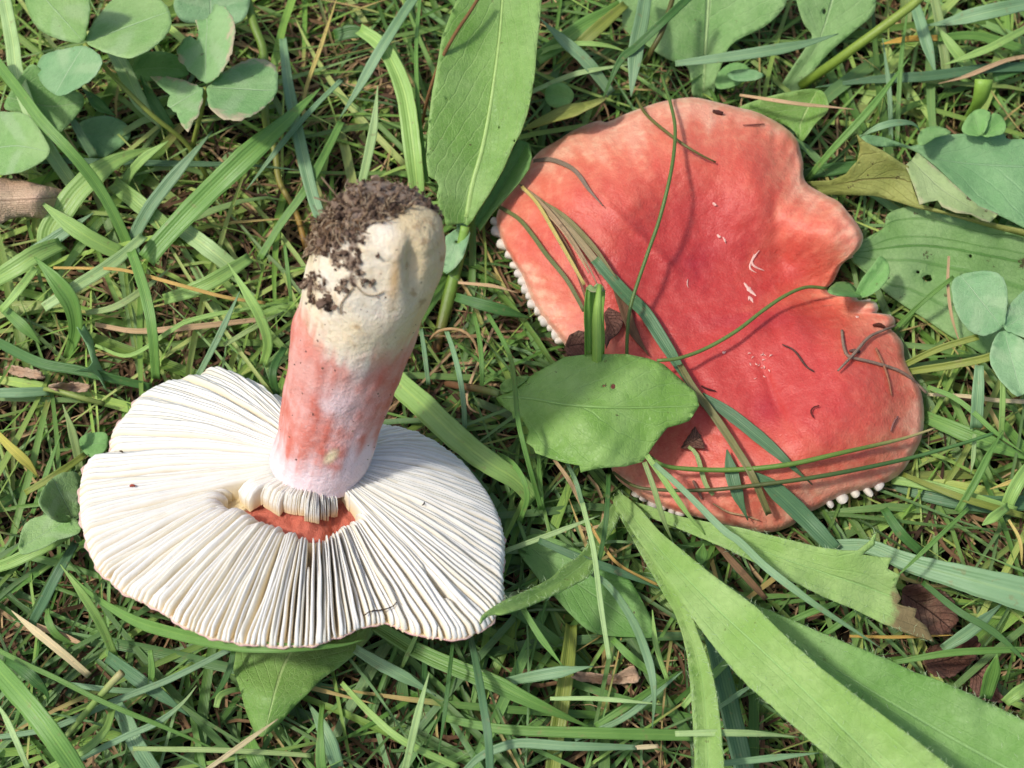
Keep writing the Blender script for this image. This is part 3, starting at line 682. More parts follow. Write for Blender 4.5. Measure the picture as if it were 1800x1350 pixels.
    def cap2_z(x, y):                                       # height of the finished skin under a pixel
        x = np.asarray(x, float); y = np.asarray(y, float)
        a = np.arctan2(y - cen2[1], x - cen2[0]); r = np.hypot(x - cen2[0], y - cen2[1]) / R2(a)
        k = np.clip(np.searchsorted(fr, np.clip(r, 0, 1)), 0, NR - 1); i = np.round((a + math.pi) / (2 * math.pi) * NP).astype(int) % NP
        return np.where(r <= 1.0, Zi[k, i], Zi[-1, i] - np.minimum((r - 1) * R2(a) * 0.06, 6))
    for pl, wp in (([(1335, 440), (1322, 458), (1326, 468), (1344, 476)], 2.6), ([(1326, 446), (1318, 470), (1330, 480)], 2.0), ([(1308, 497), (1318, 510), (1329, 520)], 5), ([(1316, 528), (1318, 522), (1324, 532)], 3),
                   ([(1260, 412), (1263, 415), (1267, 417)], 3), ([(1270, 416), (1273, 420), (1276, 428)], 2), ([(1209, 490), (1208, 500), (1210, 506)], 1.2), ([(1270, 618), (1273, 620), (1276, 618)], 3), ([(1504, 556), (1507, 557), (1510, 556)], 2.4),
                   ([(1253, 356), (1257, 360), (1261, 361)], 3)):
        fleck(pl, wp)
    for _ in range(15):
        a_, b_ = rng.normal(1338, 9), rng.normal(638, 13); d_ = rng.uniform(0, 6.28)
        fleck([(a_, b_), (a_ + 3 * math.cos(d_), b_ + 3 * math.sin(d_)), (a_ + 6 * math.cos(d_ + .4), b_ + 6 * math.sin(d_ + .4))], rng.uniform(0.7, 1.5))
    return cap2_z
cap2_z = build_cap2()

# ------------------------------------------------------------------ leaves, blades and stalks traced from the photograph
OFF = {'A': (0, 0), 'B': (600, 0), 'C': (1200, 0), 'D': (0, 450), 'E': (600, 450), 'F': (1200, 450), 'G': (0, 900), 'H': (600, 900), 'I': (1200, 900), 'X': None}
def q(k, pts):                                 # coordinates read off a threefold enlargement of one ninth of the picture
    if k == 'X': return [tuple(map(float, p)) for p in pts]
    a, b = OFF[k]
    return [(a + x / 3, b + y / 3) for x, y in pts]

def polyline_uv(x, y, mid):
    m = catmull(mid, 40); seg = np.diff(m, axis=0); L = np.linalg.norm(seg, axis=1); cum = np.concatenate([[0], np.cumsum(L)])
    bd = np.full(x.shape, 1e18); u = np.zeros(x.shape); d = np.zeros(x.shape)
    for i in range(len(seg)):
        dx, dy = seg[i] / L[i]
        s = (x - m[i, 0]) * dx + (y - m[i, 1]) * dy
        sc_ = np.clip(s, 0, L[i]) if 0 < i < len(seg) - 1 else (np.minimum(s, L[i]) if i == 0 else np.maximum(s, 0))
        ex = x - m[i, 0] - sc_ * dx; ey = y - m[i, 1] - sc_ * dy; dd = ex ** 2 + ey ** 2
        b = dd < bd; bd[b] = dd[b]; u[b] = (cum[i] + sc_[b]) / cum[-1]; d[b] = (-(x - m[i, 0]) * dy + (y - m[i, 1]) * dx)[b]
    return u, d
def leaf(name, outline, mid, ctrl, mat, parent=None, fold=1.0, wave=0.5, spacing=8, holes=(), smooth=True, serr=0.0, thick=0.28, midrib=None, seed=1, edge_curl=0.0):
    out = catmull(outline, max(24, int(sum(math.dist(outline[i], outline[i - 1]) for i in range(len(outline))) / (spacing * 0.75))), True) if smooth else None
    if out is None:
        o = []
        for i in range(len(outline)):
            a, b = np.array(outline[i]), np.array(outline[(i + 1) % len(outline)]); k = max(1, int(np.linalg.norm(b - a) / (spacing * 0.75)))
            o += [a + (b - a) * t / k for t in range(k)]
        out = np.array(o)
    if serr:
        c = out.mean(0); nn = np.array([nz(i * 1.37 + seed * 11) for i in range(len(out))])
        dv = out - c; out = out + dv / (np.linalg.norm(dv, axis=1)[:, None] + 1e-6) * (nn * serr * 2)[:, None]
    lo, hi = out.min(0), out.max(0)
    gx, gy = np.meshgrid(np.arange(lo[0], hi[0], spacing), np.arange(lo[1], hi[1], spacing * 0.87))
    gx = gx + (np.arange(gx.shape[0]) % 2)[:, None] * spacing * 0.5
    g = np.stack([gx.ravel(), gy.ravel()], 1) + rng.uniform(-0.12, 0.12, (gx.size, 2)) * spacing
    ok = inside(g[:, 0], g[:, 1], out)
    dmin = np.min(((g[:, None] - out[None]) ** 2).sum(2), 1); ok &= dmin > (spacing * 0.5) ** 2
    pts = [out]; loops = [list(range(len(out)))]
    hp = []
    for (hx, hy, hr, hr2) in holes:
        k = 9; t = np.linspace(0, 2 * math.pi, k, endpoint=False) + seed
        h = np.stack([hx + hr * np.cos(t) * rng.uniform(0.75, 1.2, k), hy + hr2 * np.sin(t) * rng.uniform(0.75, 1.2, k)], 1)
        loops.append(list(range(sum(map(len, pts)), sum(map(len, pts)) + k))); pts.append(h); hp.append(h)
        ok &= ~inside(g[:, 0], g[:, 1], hx + (h - [hx, hy]) * 1.25 + [0, 0] if False else (h - [hx, hy]) * 1.25 + [hx, hy])
    pts.append(g[ok]); V2 = np.concatenate(pts)
    ed = [(l[i], l[(i + 1) % len(l)]) for l in loops for i in range(len(l))]
    vv, _, ff, *_ = delaunay_2d_cdt([Vector(p) for p in V2], ed, [], 0, 1e-4)
    V2 = np.array([(v.x, v.y) for v in vv])
    ff = [list(f) for f in ff]
    cx = np.array([V2[f].mean(0) for f in ff]); keep = inside(cx[:, 0], cx[:, 1], out)
    for h in hp: keep &= ~inside(cx[:, 0], cx[:, 1], h)
    ff = [f for f, k in zip(ff, keep) if k]
    used = sorted({i for f in ff for i in f}); mp = {a: b for b, a in enumerate(used)}
    V2 = V2[used]; ff = [[mp[i] for i in f] for f in ff]
    x, y = V2[:, 0], V2[:, 1]
    u, d = polyline_uv(x, y, mid); uo, do = polyline_uv(out[:, 0], out[:, 1], mid)
    bins = np.linspace(-0.05, 1.05, 19); hw = np.zeros((2, 18))
    for s_ in range(2):
        for i in range(18):
            m = (uo >= bins[i]) & (uo < bins[i + 1]) & ((do >= 0) == bool(s_))
            hw[s_, i] = np.abs(do[m]).max() if m.any() else np.nan
        bad = np.isnan(hw[s_])
        if bad.all(): hw[s_] = 10
        else: hw[s_][bad] = np.interp(np.flatnonzero(bad), np.flatnonzero(~bad), hw[s_][~bad])
    bc = (bins[1:] + bins[:-1]) / 2
    half = np.where(d >= 0, np.interp(u, bc, hw[1]), np.interp(u, bc, hw[0])); v = np.clip(d / np.maximum(half, 3), -1, 1)
    z = tps(ctrl)(x, y)
    wn = np.array([noise.noise(Vector((a * 0.012 + seed * 9.1, b * 0.012, seed))) for a, b in zip(x, y)])
    wn2 = np.array([noise.noise(Vector((a * 0.04 + seed * 3.1, b * 0.04, seed + 5))) for a, b in zip(x, y)])
    z = z + fold * (np.abs(v) ** 1.2) + wave * (wn * 2.2 + wn2 * 0.8 * np.abs(v)) - edge_curl * np.clip((np.abs(v) - 0.6) / 0.4, 0, 1) ** 2
    W = P(x, y, np.maximum(z, 1.0))
    fo = [(f if (V2[f[1], 0] - V2[f[0], 0]) * (V2[f[2], 1] - V2[f[0], 1]) - (V2[f[1], 1] - V2[f[0], 1]) * (V2[f[2], 0] - V2[f[0], 0]) < 0 else f[::-1]) for f in ff]
    ob = mesh(name, W, fo, mat, parent, None, np.stack([np.clip(u, 0, 1), v * 0.5 + 0.5], 1), solid=thick * MM)
    if midrib:
        wpx, colr = midrib
        zf = tps(ctrl)
        mm = catmull(mid, 30); ins = inside(mm[:, 0], mm[:, 1], out); mm = mm[ins]
        if len(mm) > 4:
            zz = zf(mm[:, 0], mm[:, 1]) + wave * np.array([2.2 * noise.noise(Vector((a * 0.012 + seed * 9.1, b * 0.012, seed))) for a, b in mm]) + 0.05
            tube('midrib', np.concatenate([mm, zz[:, None]], 1), np.linspace(wpx, wpx * 0.35, len(mm)), lin(colr), M_stalk, ob if parent is None else ob, raw=True, flat=0.55)
    return ob
def tube(name, pts, rpx, tint, mat, parent=None, sides=7, n=None, raw=False, flat=1.0, cap=True, origin=None, hero=1):
    p = np.asarray(pts, float)
    if not raw:
        L = np.linalg.norm(np.diff(p[:, :2], axis=0), axis=1).sum(); p = catmull(p, n or max(8, int(L / 9)))
    W = P(p[:, 0], p[:, 1], p[:, 2]); n = len(W)
    r = np.interp(np.linspace(0, 1, n), np.linspace(0, 1, len(np.atleast_1d(rpx))), np.atleast_1d(rpx)) * 0.14 * MM
    T = np.gradient(W, axis=0); T /= np.linalg.norm(T, axis=1)[:, None] + 1e-12
    X = np.cross(T, C_BK); X /= np.linalg.norm(X, axis=1)[:, None] + 1e-12; Y = np.cross(X, T)
    t = np.linspace(0, 2 * math.pi, sides, endpoint=False)
    V = (W[:, None] + r[:, None, None] * (np.cos(t)[None, :, None] * X[:, None] + flat * np.sin(t)[None, :, None] * Y[:, None])).reshape(-1, 3)
    F = [(k * sides + i, (k + 1) * sides + i, (k + 1) * sides + (i + 1) % sides, k * sides + (i + 1) % sides) for k in range(n - 1) for i in range(sides)]
    F += [tuple(range(sides)), tuple((n - 1) * sides + i for i in range(sides - 1, -1, -1))]
    tt = np.asarray(tint, float)
    if tt.ndim == 2: tt = np.repeat(np.stack([np.interp(np.linspace(0, 1, n), np.linspace(0, 1, len(tt)), tt[:, k]) for k in range(3)], 1), sides, 0)
    uv = np.stack([np.repeat(np.linspace(0, 1, n), sides), np.tile(t / (2 * math.pi), n)], 1)
    return mesh(name, V, F, mat, parent, tt, uv, hero=hero)
TN = {'lt': (164, 202, 112), 'mid': (124, 170, 84), 'blue': (142, 180, 132), 'dark': (84, 130, 64), 'olive': (146, 160, 72), 'yel': (206, 188, 112), 'tan': (206, 174, 134),
      'brown': (136, 106, 78), 'pale': (184, 214, 146), 'grey': (140, 122, 106), 'dblue': (98, 138, 96), 'straw': (220, 204, 160), 'pgrn': (168, 192, 122)}
def blade(pts, wpx, z, tint, label, name='grass_leaf', cat='grass blade', tip=(0, 1), fold=0.18, twist=0.0, mat=None, parent=None, tipc=None, lift=None, group=None, wav=0.0):
    p = np.asarray(pts, float)
    L = np.linalg.norm(np.diff(p, axis=0), axis=1).sum(); n = max(10, int(L / 9))
    c = catmull(p, n)
    s = np.linspace(0, 1, n)
    if lift is not None: zz = cap2_z(c[:, 0], c[:, 1]) + lift + (np.interp(s, np.linspace(0, 1, len(z)), z) if z is not None else 0)
    else: zz = catmull(np.stack([np.linspace(0, 100, len(z)), np.asarray(z, float)], 1), n)[:, 1]
    for _ in range(6 if lift is not None else 2):
        zz[1:-1] = 0.25 * zz[:-2] + 0.5 * zz[1:-1] + 0.25 * zz[2:]
    W = P(c[:, 0], c[:, 1], zz); dep = -(W - CAM) @ C_BK
    wd = np.interp(s, np.linspace(0, 1, len(wpx)), wpx)
    prof = np.ones(n)
    if tip[0]: prof *= np.clip(s / 0.30, 0.0, 1) ** 0.75
    if tip[1]: prof *= np.clip((1 - s) / 0.38, 0.0, 1) ** 0.75
    wd = np.maximum(wd * prof, 1.2) * dep / FPX
    T = np.gradient(W, axis=0); T /= np.linalg.norm(T, axis=1)[:, None]
    X = np.cross(T, C_BK); X /= np.linalg.norm(X, axis=1)[:, None]; Y = np.cross(X, T)
    sd = random.random() * 50
    a = twist + 0.25 * np.array([nz(sd + 2 * t) for t in s]); X2 = X * np.cos(a)[:, None] + Y * np.sin(a)[:, None]; Y2 = -X * np.sin(a)[:, None] + Y * np.cos(a)[:, None]
    prof_c = np.array([-0.5, -0.27, 0, 0.27, 0.5]); dip = np.array([0, -0.5, -1, -0.5, 0]) * fold
    ru = np.array([[nz(sd + i * 9 + t * 14) for i in range(5)] for t in s]) * 0.035
    V = (W[:, None] + wd[:, None, None] * ((prof_c[None] + ru * np.array([1, .3, 0, .3, 1]))[..., None] * X2[:, None] + dip[None, :, None] * Y2[:, None])).reshape(-1, 3)
    F = [(k * 5 + i, k * 5 + i + 1, (k + 1) * 5 + i + 1, (k + 1) * 5 + i) for k in range(n - 1) for i in range(4)]
    c0_ = np.array(lin(TN[tint] if isinstance(tint, str) else tint)) * random.uniform(0.9, 1.08)
    tt = np.tile(c0_, (n, 1))
    if tipc is not None:
        f = np.clip((s - tipc[1]) / max(0.02, (1 - tipc[1]) * 0.6), 0, 1)[:, None]; tt = tt + (np.array(lin(TN[tipc[0]])) - tt) * f
    uv = np.stack([np.repeat(s, 5), np.tile(prof_c + 0.5, n)], 1)
    m = mat or (M_dry if tint in ('tan', 'brown', 'grey', 'straw', 'yel') else M_blade)
    o = mesh(name, V, F, m, parent, np.repeat(tt, 5, 0), uv, solid=0.16 * MM)
    if parent is None: tag(o, label, cat, group)
    return o

# leaf materials
L_clov = leaf_mat('clover_leaf', lin((144, 192, 108)), lin((172, 208, 134)), lin((182, 214, 160)), 13, 1.4, 0.03, 0.12, rough=0.5, chev=True)
L_clovb = leaf_mat('clover_leaf_bluish', lin((136, 188, 130)), lin((158, 200, 146)), lin((186, 214, 170)), 13, 1.4, 0.03, 0.12, rough=0.42, chev=True)
L_clovr = leaf_mat('clover_leaf_ragged', lin((138, 190, 116)), lin((162, 204, 138)), lin((182, 212, 162)), 13, 1.4, 0.03, 0.12, rough=0.5, chev=True, edge=0.9)
L_clovd = leaf_mat('clover_leaf_plain', lin((124, 182, 96)), lin((146, 196, 114)), lin((156, 196, 130)), 13, 1.4, 0.03, 0.15, rough=0.5)
L_plan = leaf_mat('plantain_leaf', lin((126, 174, 76)), lin((152, 194, 104)), lin((192, 220, 140)), 7, -1.5, 0.045, 0.22, rough=0.38, rot=0.1, trans=0.3)
L_tooth = leaf_mat('toothed_leaf', lin((132, 180, 76)), lin((160, 200, 108)), lin((160, 202, 116)), 6, 1.2, 0.03, 0.25, rough=0.34, rot=0.15, trans=0.28)
L_hair = leaf_mat('hairy_leaf', lin((152, 194, 96)), lin((178, 210, 128)), lin((172, 214, 128)), 5, 1.5, 0.05, 0.22, rough=0.55, par=2.3, trans=0.3)
L_torn = leaf_mat('hairy_leaf_torn', lin((152, 194, 96)), lin((178, 210, 128)), lin((172, 214, 128)), 5, 1.5, 0.05, 0.22, rough=0.55, par=2.3, trans=0.3, end=0.925)
L_haird = leaf_mat('hairy_leaf_deep', lin((122, 174, 80)), lin((150, 192, 112)), lin((156, 200, 120)), 5, 1.5, 0.05, 0.22, rough=0.5, par=2.3, trans=0.28)
L_yel = leaf_mat('yellowing_leaf', lin((158, 168, 80)), lin((174, 180, 98)), lin((140, 134, 70)), 6, 1.2, 0.05, 0.3, rough=0.55, rot=0.5)
L_flap = leaf_mat('pale_underside', lin((160, 188, 118)), lin((176, 198, 134)), lin((182, 200, 146)), 6, 1.2, 0.05, 0.2, rough=0.6, rot=0.5, edge=0.5)
L_smooth = leaf_mat('smooth_bluish_leaf', lin((128, 180, 118)), lin((146, 192, 132)), lin((150, 192, 140)), 5, 1.2, 0.03, 0.25, rough=0.42)
L_strip = leaf_mat('ribbed_leaf', lin((132, 176, 98)), lin((158, 194, 126)), lin((92, 144, 64)), 7, 1, 0.03, 0.5, rough=0.45, rot=0.55, par=2.2)
L_back = leaf_mat('leaf_background', lin((132, 182, 98)), lin((158, 198, 124)), lin((178, 208, 146)), 6, 1.2, 0.04, 0.2, rough=0.5)
L_dark = leaf_mat('leaf_deep_green', lin((108, 164, 72)), lin((128, 178, 90)), lin((146, 188, 114)), 6, 1.2, 0.04, 0.25, rough=0.42, rot=0.3)
L_brown = leaf_mat('dead_leaf', lin((206, 168, 136)), lin((222, 190, 160)), lin((170, 130, 100)), 9, 1.0, 0.02, 0.3, trans=0.1, rough=0.75, par=9, bumpy=0.9)
L_dead = leaf_mat('dead_leaf_dark', lin((104, 68, 54)), lin((138, 100, 82)), lin((76, 50, 40)), 6, 1.0, 0.04, 0.4, trans=0.05, rough=0.6, bumpy=1.0)

def clover(label, cen, leaflets, z, mats, stalk=None, serr=0.7, scol='olive', smooth=True):
    cz = z
    base = P(stalk[-1][0], stalk[-1][1], 1)[0] if stalk else P(cen[0], cen[1], 1)[0]
    e = empty('clover', base); tag(e, label, 'clover')
    for i, (outl, dz, m) in enumerate(leaflets):
        o = np.array(outl); far = o[np.argmax(((o - cen) ** 2).sum(1))]; cm = o.mean(0); tipp = np.array(cen) + (cm - cen) * 2.0
        mid = [tuple(cen), tuple(cm), tuple(tipp)]
        pv = np.array([-(cm - cen)[1], (cm - cen)[0]])
        leaf('leaflet', outl, mid, [(cen[0], cen[1], cz), (cm[0], cm[1], cz + dz * 0.6), (tipp[0], tipp[1], cz + dz)], m, e, fold=1.4, wave=0.35, spacing=7, serr=serr, seed=i + len(outl), smooth=smooth, thick=0.22)
    if stalk:
        s_ = [(a, b, c) for a, b, c in stalk]
        tube('petiole', s_, [4.2, 4.8, 5.2], lin(TN[scol]), M_stalk, e)
    return e

def build_leaves():
    X = 'X'
    clover('clover with three whole pale marked leaflets above the lawn', (148, 75), [
        (q('A', [(435, 222), (350, 218), (290, 200), (210, 160), (170, 110), (150, 60), (132, 0), (160, -70), (300, -110), (440, -80), (470, 20), (468, 90), (455, 150)]), 3, L_clov),
        (q('A', [(455, 222), (470, 160), (500, 110), (540, 55), (590, 0), (650, -38), (750, -42), (840, -5), (885, 40), (903, 100), (895, 150), (860, 200), (790, 260), (700, 300), (640, 300), (570, 280), (510, 255)]), 4, L_clov),
        (q('A', [(443, 240), (350, 255), (260, 275), (210, 310), (195, 370), (215, 430), (255, 475), (310, 505), (380, 480), (450, 440), (500, 400), (530, 350), (535, 310), (500, 270)]), -5, L_clovb)],
        36, None, [(148, 77, 36), (200, 135, 31), (265, 200, 25), (330, 255, 15), (373, 327, 2)])
    clover('clover with ragged torn leaflets and dry frayed edges', (361, 152), [
        (q('A', [(1085, 440), (1040, 410), (990, 370), (940, 310), (930, 262), (960, 215), (1000, 185), (1040, 215), (1045, 160), (1028, 105), (1090, 95), (1120, 60), (1130, 15), (1190, 40), (1225, 90), (1238, 170), (1230, 250), (1200, 330), (1150, 400), (1110, 432)]), 4, L_clovr),
        (q('A', [(1070, 462), (990, 430), (900, 405), (790, 402), (835, 450), (895, 500), (880, 560), (930, 595), (955, 655), (992, 700), (1020, 635), (1050, 600), (1065, 540), (1070, 490)]), -2, L_clovr),
        (q('A', [(1088, 470), (1120, 430), (1180, 380), (1260, 330), (1340, 305), (1410, 315), (1455, 350), (1467, 420), (1460, 490), (1410, 550), (1350, 600), (1260, 635), (1180, 630), (1120, 590), (1095, 540)]), 2, L_clovr)],
        33, None, [(361, 154, 33), (355, 190, 27), (340, 250, 14), (330, 300, 2)], serr=1.6, smooth=False)
    def one(name, label, cat, outl, mid, ctrl, mat, **k):
        o = leaf(name, outl, mid, ctrl, mat, **k); tag(o, label, cat); return o
    one('clover_leaf', 'pale spotted leaflet half hidden behind the whole clover', 'leaf', q('A', [(-30, 620), (60, 590), (130, 600), (180, 640), (240, 740), (262, 800), (220, 850), (150, 890), (80, 912), (-30, 895)]), q('A', [(-30, 780), (100, 770), (260, 800)]), [(0, 230, 20), (80, 260, 22), (30, 300, 19)], L_clov, wave=0.4, seed=4)
    one('broad_leaf', 'broad pale leaf under the lowest leaflet of the whole clover', 'leaf', q('A', [(110, 400), (180, 340), (300, 460), (420, 490), (442, 540), (400, 610), (350, 665), (300, 700), (200, 640), (100, 590), (20, 560)]), q('A', [(60, 520), (250, 560), (430, 540)]), [(30, 180, 22), (140, 180, 20), (100, 230, 17)], L_back, seed=6)
    one('broad_leaf', 'small dusky leaf low between the two clovers', 'leaf', q('A', [(430, 640), (560, 610), (660, 650), (685, 720), (600, 800), (530, 830), (450, 800), (405, 720)]), q('A', [(420, 700), (550, 720), (680, 720)]), [(145, 220, 9), (225, 240, 8), (180, 275, 7)], L_smooth, seed=7)
    one('broad_leaf', 'round olive leaf low behind the ragged clover', 'leaf', q('A', [(700, 350), (740, 290), (830, 270), (920, 290), (985, 340), (992, 390), (930, 412), (800, 425), (710, 410)]), q('A', [(700, 370), (850, 360), (990, 370)]), [(235, 115, 12), (330, 120, 13), (280, 140, 11)], L_dark, seed=8)
    one('clover_leaf', 'pale clover leaflet peeping over the ragged clover', 'leaf', q('A', [(915, 20), (980, -60), (1200, -80), (1310, -40), (1306, 60), (1265, 115), (1180, 130), (1060, 120), (960, 110)]), q('A', [(1110, -60), (1110, 120)]), [(310, 20, 20), (430, 10, 22), (370, 40, 19)], L_clovb, seed=9)
    # tall plantain leaf with its bitten margin
    pb = P(763, 630, 0.5)[0]
    e = empty('plantain_leaf', pb); tag(e, 'long upright plantain leaf with bitten edge touching the soiled stem foot', 'leaf')
    po = q('B', [(640, -60), (600, 20), (570, 90), (530, 200), (520, 260), (500, 380), (480, 480), (465, 600), (455, 720), (450, 850), (460, 930), (500, 950), (515, 980), (505, 1030), (515, 1080), (500, 1110), (545, 1140), (555, 1190), (600, 1185), (640, 1175), (665, 1190), (690, 1160), (720, 1110), (780, 1020), (850, 900), (905, 770), (945, 700), (980, 600), (1003, 500), (1020, 380), (1030, 250), (1045, 120), (1055, 0), (1055, -60)])
    pm = q('B', [(655, 1190), (690, 980), (740, 800), (780, 600), (810, 400), (835, 200), (855, -60)])
    leaf('leaf_blade', po, pm, [(820, 400, 17), (870, 200, 29), (860, 260, 26), (890, 0, 36), (765, 280, 26), (935, 150, 33), (790, 0, 37)], L_plan, e, fold=2.6, wave=0.5, spacing=8, smooth=False, midrib=(5.5, (176, 208, 122)), holes=((786, 175, 2.2, 2.2), (877, 224, 1.2, 2.5), (904, 247, 2, 2.4)), seed=3)
    tube('petiole', [(818, 398, 17), (810, 440, 13), (790, 520, 8), (772, 590, 4), (763, 630, 1)], [9, 11, 13, 11, 9], np.array([lin((140, 180, 80)), lin((120, 160, 60)), lin((110, 130, 50)), lin((120, 60, 45))]), M_stalk, e, flat=0.6)
    one('broad_leaf', 'olive green leaf tucked behind the tall plantain leaf at the cap edge', 'leaf', q('B', [(940, 735), (990, 755), (1003, 830), (990, 890), (940, 960), (870, 1040), (790, 1130), (730, 1215), (705, 1180), (720, 1120), (800, 1000), (870, 850)]), q('B', [(715, 1190), (830, 1020), (960, 780)]), [(840, 395, 14), (920, 260, 22), (930, 300, 20), (860, 330, 17)], L_dark, seed=12, smooth=False, fold=1.5)
    one('leaf_fragment', 'torn grey green leaf scrap with a slit beside the soiled stem foot', 'leaf', q('B', [(550, 1245), (610, 1205), (615, 1150), (635, 1148), (660, 1180), (678, 1230), (660, 1300), (640, 1360), (600, 1410), (555, 1445), (535, 1430), (540, 1320)]), q('B', [(545, 1440), (600, 1300), (640, 1150)]), [(785, 480, 12), (820, 385, 16), (800, 430, 14)], L_clovb, seed=13, smooth=False, holes=((804, 425, 5, 2.5),))
    one('curled_leaf', 'narrow curled olive leaf above the far rim of the red cap', 'leaf', q('B', [(955, 685), (1010, 640), (1100, 590), (1180, 552), (1290, 535), (1395, 508), (1370, 540), (1290, 580), (1230, 610), (1100, 645), (990, 678)]), q('B', [(955, 682), (1150, 600), (1390, 512)]), [(920, 227, 16), (1000, 200, 24), (1062, 170, 27)], L_yel, seed=14, fold=1.2)
    one('clover_leaf', 'small round leaflet just above the narrow curled olive leaf', 'leaf', q('B', [(1075, 490), (1100, 450), (1160, 435), (1200, 460), (1225, 510), (1180, 560), (1120, 565), (1085, 540)]), q('B', [(1075, 500), (1220, 520)]), [(960, 160, 17), (1005, 170, 18), (980, 185, 16)], L_clovd, seed=15)
    # toothed leaf lying over the red cap
    e = empty('toothed_leaf', P(765, 670, 1)[0]); tag(e, 'toothed green leaf with a pierced spot resting across the red cap edge', 'leaf')
    to = q('E', [(815, 748), (880, 715), (980, 642), (1080, 585), (1180, 532), (1300, 518), (1500, 516), (1620, 540), (1700, 570), (1790, 650), (1870, 720), (1888, 790), (1835, 870), (1780, 890), (1720, 905), (1660, 980), (1620, 1040), (1590, 1085), (1500, 1110), (1420, 1115), (1340, 1122), (1262, 1142), (1255, 1105), (1180, 1090), (1100, 1065), (1022, 1038), (1012, 1010), (975, 985), (988, 920), (960, 870), (930, 838), (905, 858), (900, 826), (860, 800), (830, 775)])
    tm = q('E', [(815, 745), (1000, 752), (1200, 785), (1500, 800), (1885, 790)])
    leaf('leaf_blade', to, tm, [(872, 700, 22), (1000, 720, 30), (1100, 715, 32), (1220, 710, 29), (1020, 630, 31), (1120, 630, 31), (1000, 815, 30), (1120, 815, 28), (1190, 650, 30)], L_tooth, e, fold=-1.0, wave=0.9, spacing=7, smooth=False, midrib=(2.6, (146, 188, 100)), holes=((1078, 679, 4.5, 5.5), (1061, 678, 2.2, 2)), seed=21)
    leaf('lobe', q('E', [(840, 700), (850, 668), (900, 645), (995, 632), (960, 665), (900, 705), (862, 716)]), q('E', [(845, 705), (920, 665), (990, 636)]), [(880, 685, 22), (930, 660, 25)], L_tooth, e, wave=0.3, seed=22)
    tube('petiole', q3('E', [(830, 728, 22), (740, 705, 17), (620, 685, 11), (500, 662, 2)]), [6, 7, 7, 6], np.array([lin((128, 150, 78)), lin((130, 96, 66)), lin((120, 84, 60))]), M_stalk, e, flat=0.7)
    # rosette of hairy leaves
    hub = P(1088, 868, 3)[0]
    e = empty('rosette_plant', hub); tag(e, 'rosette of long hairy pale green leaves growing beneath the red cap edge', 'plant')
    leaf('leaf_blade', [(1090, 868), (1120, 890), (1160, 935), (1200, 968), (1260, 1016), (1327, 1066), (1373, 1112), (1433, 1166), (1500, 1219), (1567, 1269), (1633, 1319), (1690, 1370), (1700, 1420), (1540, 1420), (1500, 1368), (1440, 1315), (1380, 1262), (1300, 1190), (1235, 1110), (1200, 1060), (1165, 1010), (1130, 960), (1100, 915), (1080, 885)],
         [(1085, 872), (1150, 955), (1250, 1060), (1400, 1200), (1600, 1400)], [(1088, 870, 9), (1150, 950, 22), (1250, 1060, 35), (1400, 1200, 44), (1600, 1380, 46), (1330, 1100, 40), (1300, 1160, 38)], L_hair, e, fold=2.0, wave=0.7, spacing=9, serr=0.8, seed=31)
    leaf('leaf_blade', [(1250, 1040), (1333, 1066), (1387, 1088), (1450, 1115), (1500, 1135), (1550, 1155), (1600, 1178), (1667, 1203), (1733, 1233), (1820, 1280), (1850, 1330), (1850, 1420), (1660, 1390), (1560, 1290), (1450, 1195), (1350, 1110)],
         [(1250, 1045), (1400, 1135), (1600, 1255), (1840, 1390)], [(1260, 1045, 14), (1400, 1130, 24), (1600, 1250, 31), (1800, 1360, 34), (1600, 1180, 31)], L_haird, e, fold=2.2, wave=0.7, spacing=10, serr=0.8, seed=32)
    leaf('leaf_blade', [(1112, 882), (1200, 910), (1300, 928), (1370, 945), (1430, 960), (1480, 968), (1508, 968), (1528, 952), (1541, 934), (1538, 958), (1516, 975), (1545, 979), (1567, 981), (1560, 1000), (1582, 1012), (1574, 1030), (1584, 1052), (1578, 1062), (1612, 1070), (1608, 1085), (1628, 1100), (1642, 1128), (1600, 1115), (1550, 1095), (1500, 1070), (1450, 1050), (1400, 1025), (1350, 1000), (1280, 965), (1220, 940), (1160, 915), (1108, 895)],
         [(1110, 888), (1250, 935), (1400, 990), (1600, 1060)], [(1110, 888, 10), (1200, 915, 19), (1300, 945, 26), (1450, 1000, 29), (1580, 1040, 27), (1630, 1110, 25)], L_torn, e, fold=1.6, wave=0.8, spacing=7, smooth=False, serr=0.6, seed=33)['label'] = 'torn leaf with brown ragged end'
    leaf('leaf_blade', [(1090, 876), (1130, 940), (1165, 1000), (1200, 1045), (1225, 1110), (1250, 1180), (1264, 1260), (1272, 1350), (1275, 1400), (1224, 1400), (1222, 1340), (1217, 1240), (1208, 1150), (1190, 1085), (1160, 1030), (1120, 960), (1080, 885)],
         [(1085, 880), (1180, 1050), (1232, 1180), (1248, 1400)], [(1085, 880, 8), (1170, 1040, 17), (1230, 1180, 27), (1248, 1350, 34)], L_hair, e, fold=2.6, wave=0.3, spacing=8, serr=0.4, seed=34)
    leaf('leaf_blade', [(843, 1097), (850, 1080), (883, 1057), (927, 1037), (967, 1017), (993, 993), (1020, 975), (1050, 930), (1075, 890), (1090, 880), (1088, 910), (1065, 950), (1045, 985), (1037, 1010), (1010, 1027), (977, 1043), (933, 1063), (890, 1077), (860, 1083)],
         [(845, 1093), (940, 1045), (1030, 985), (1083, 885)], [(845, 1093, 50), (890, 1070, 46), (940, 1045, 38), (1030, 990, 24), (1085, 885, 8)], L_hair, e, fold=1.5, wave=0.3, spacing=7, serr=0.5, seed=35)
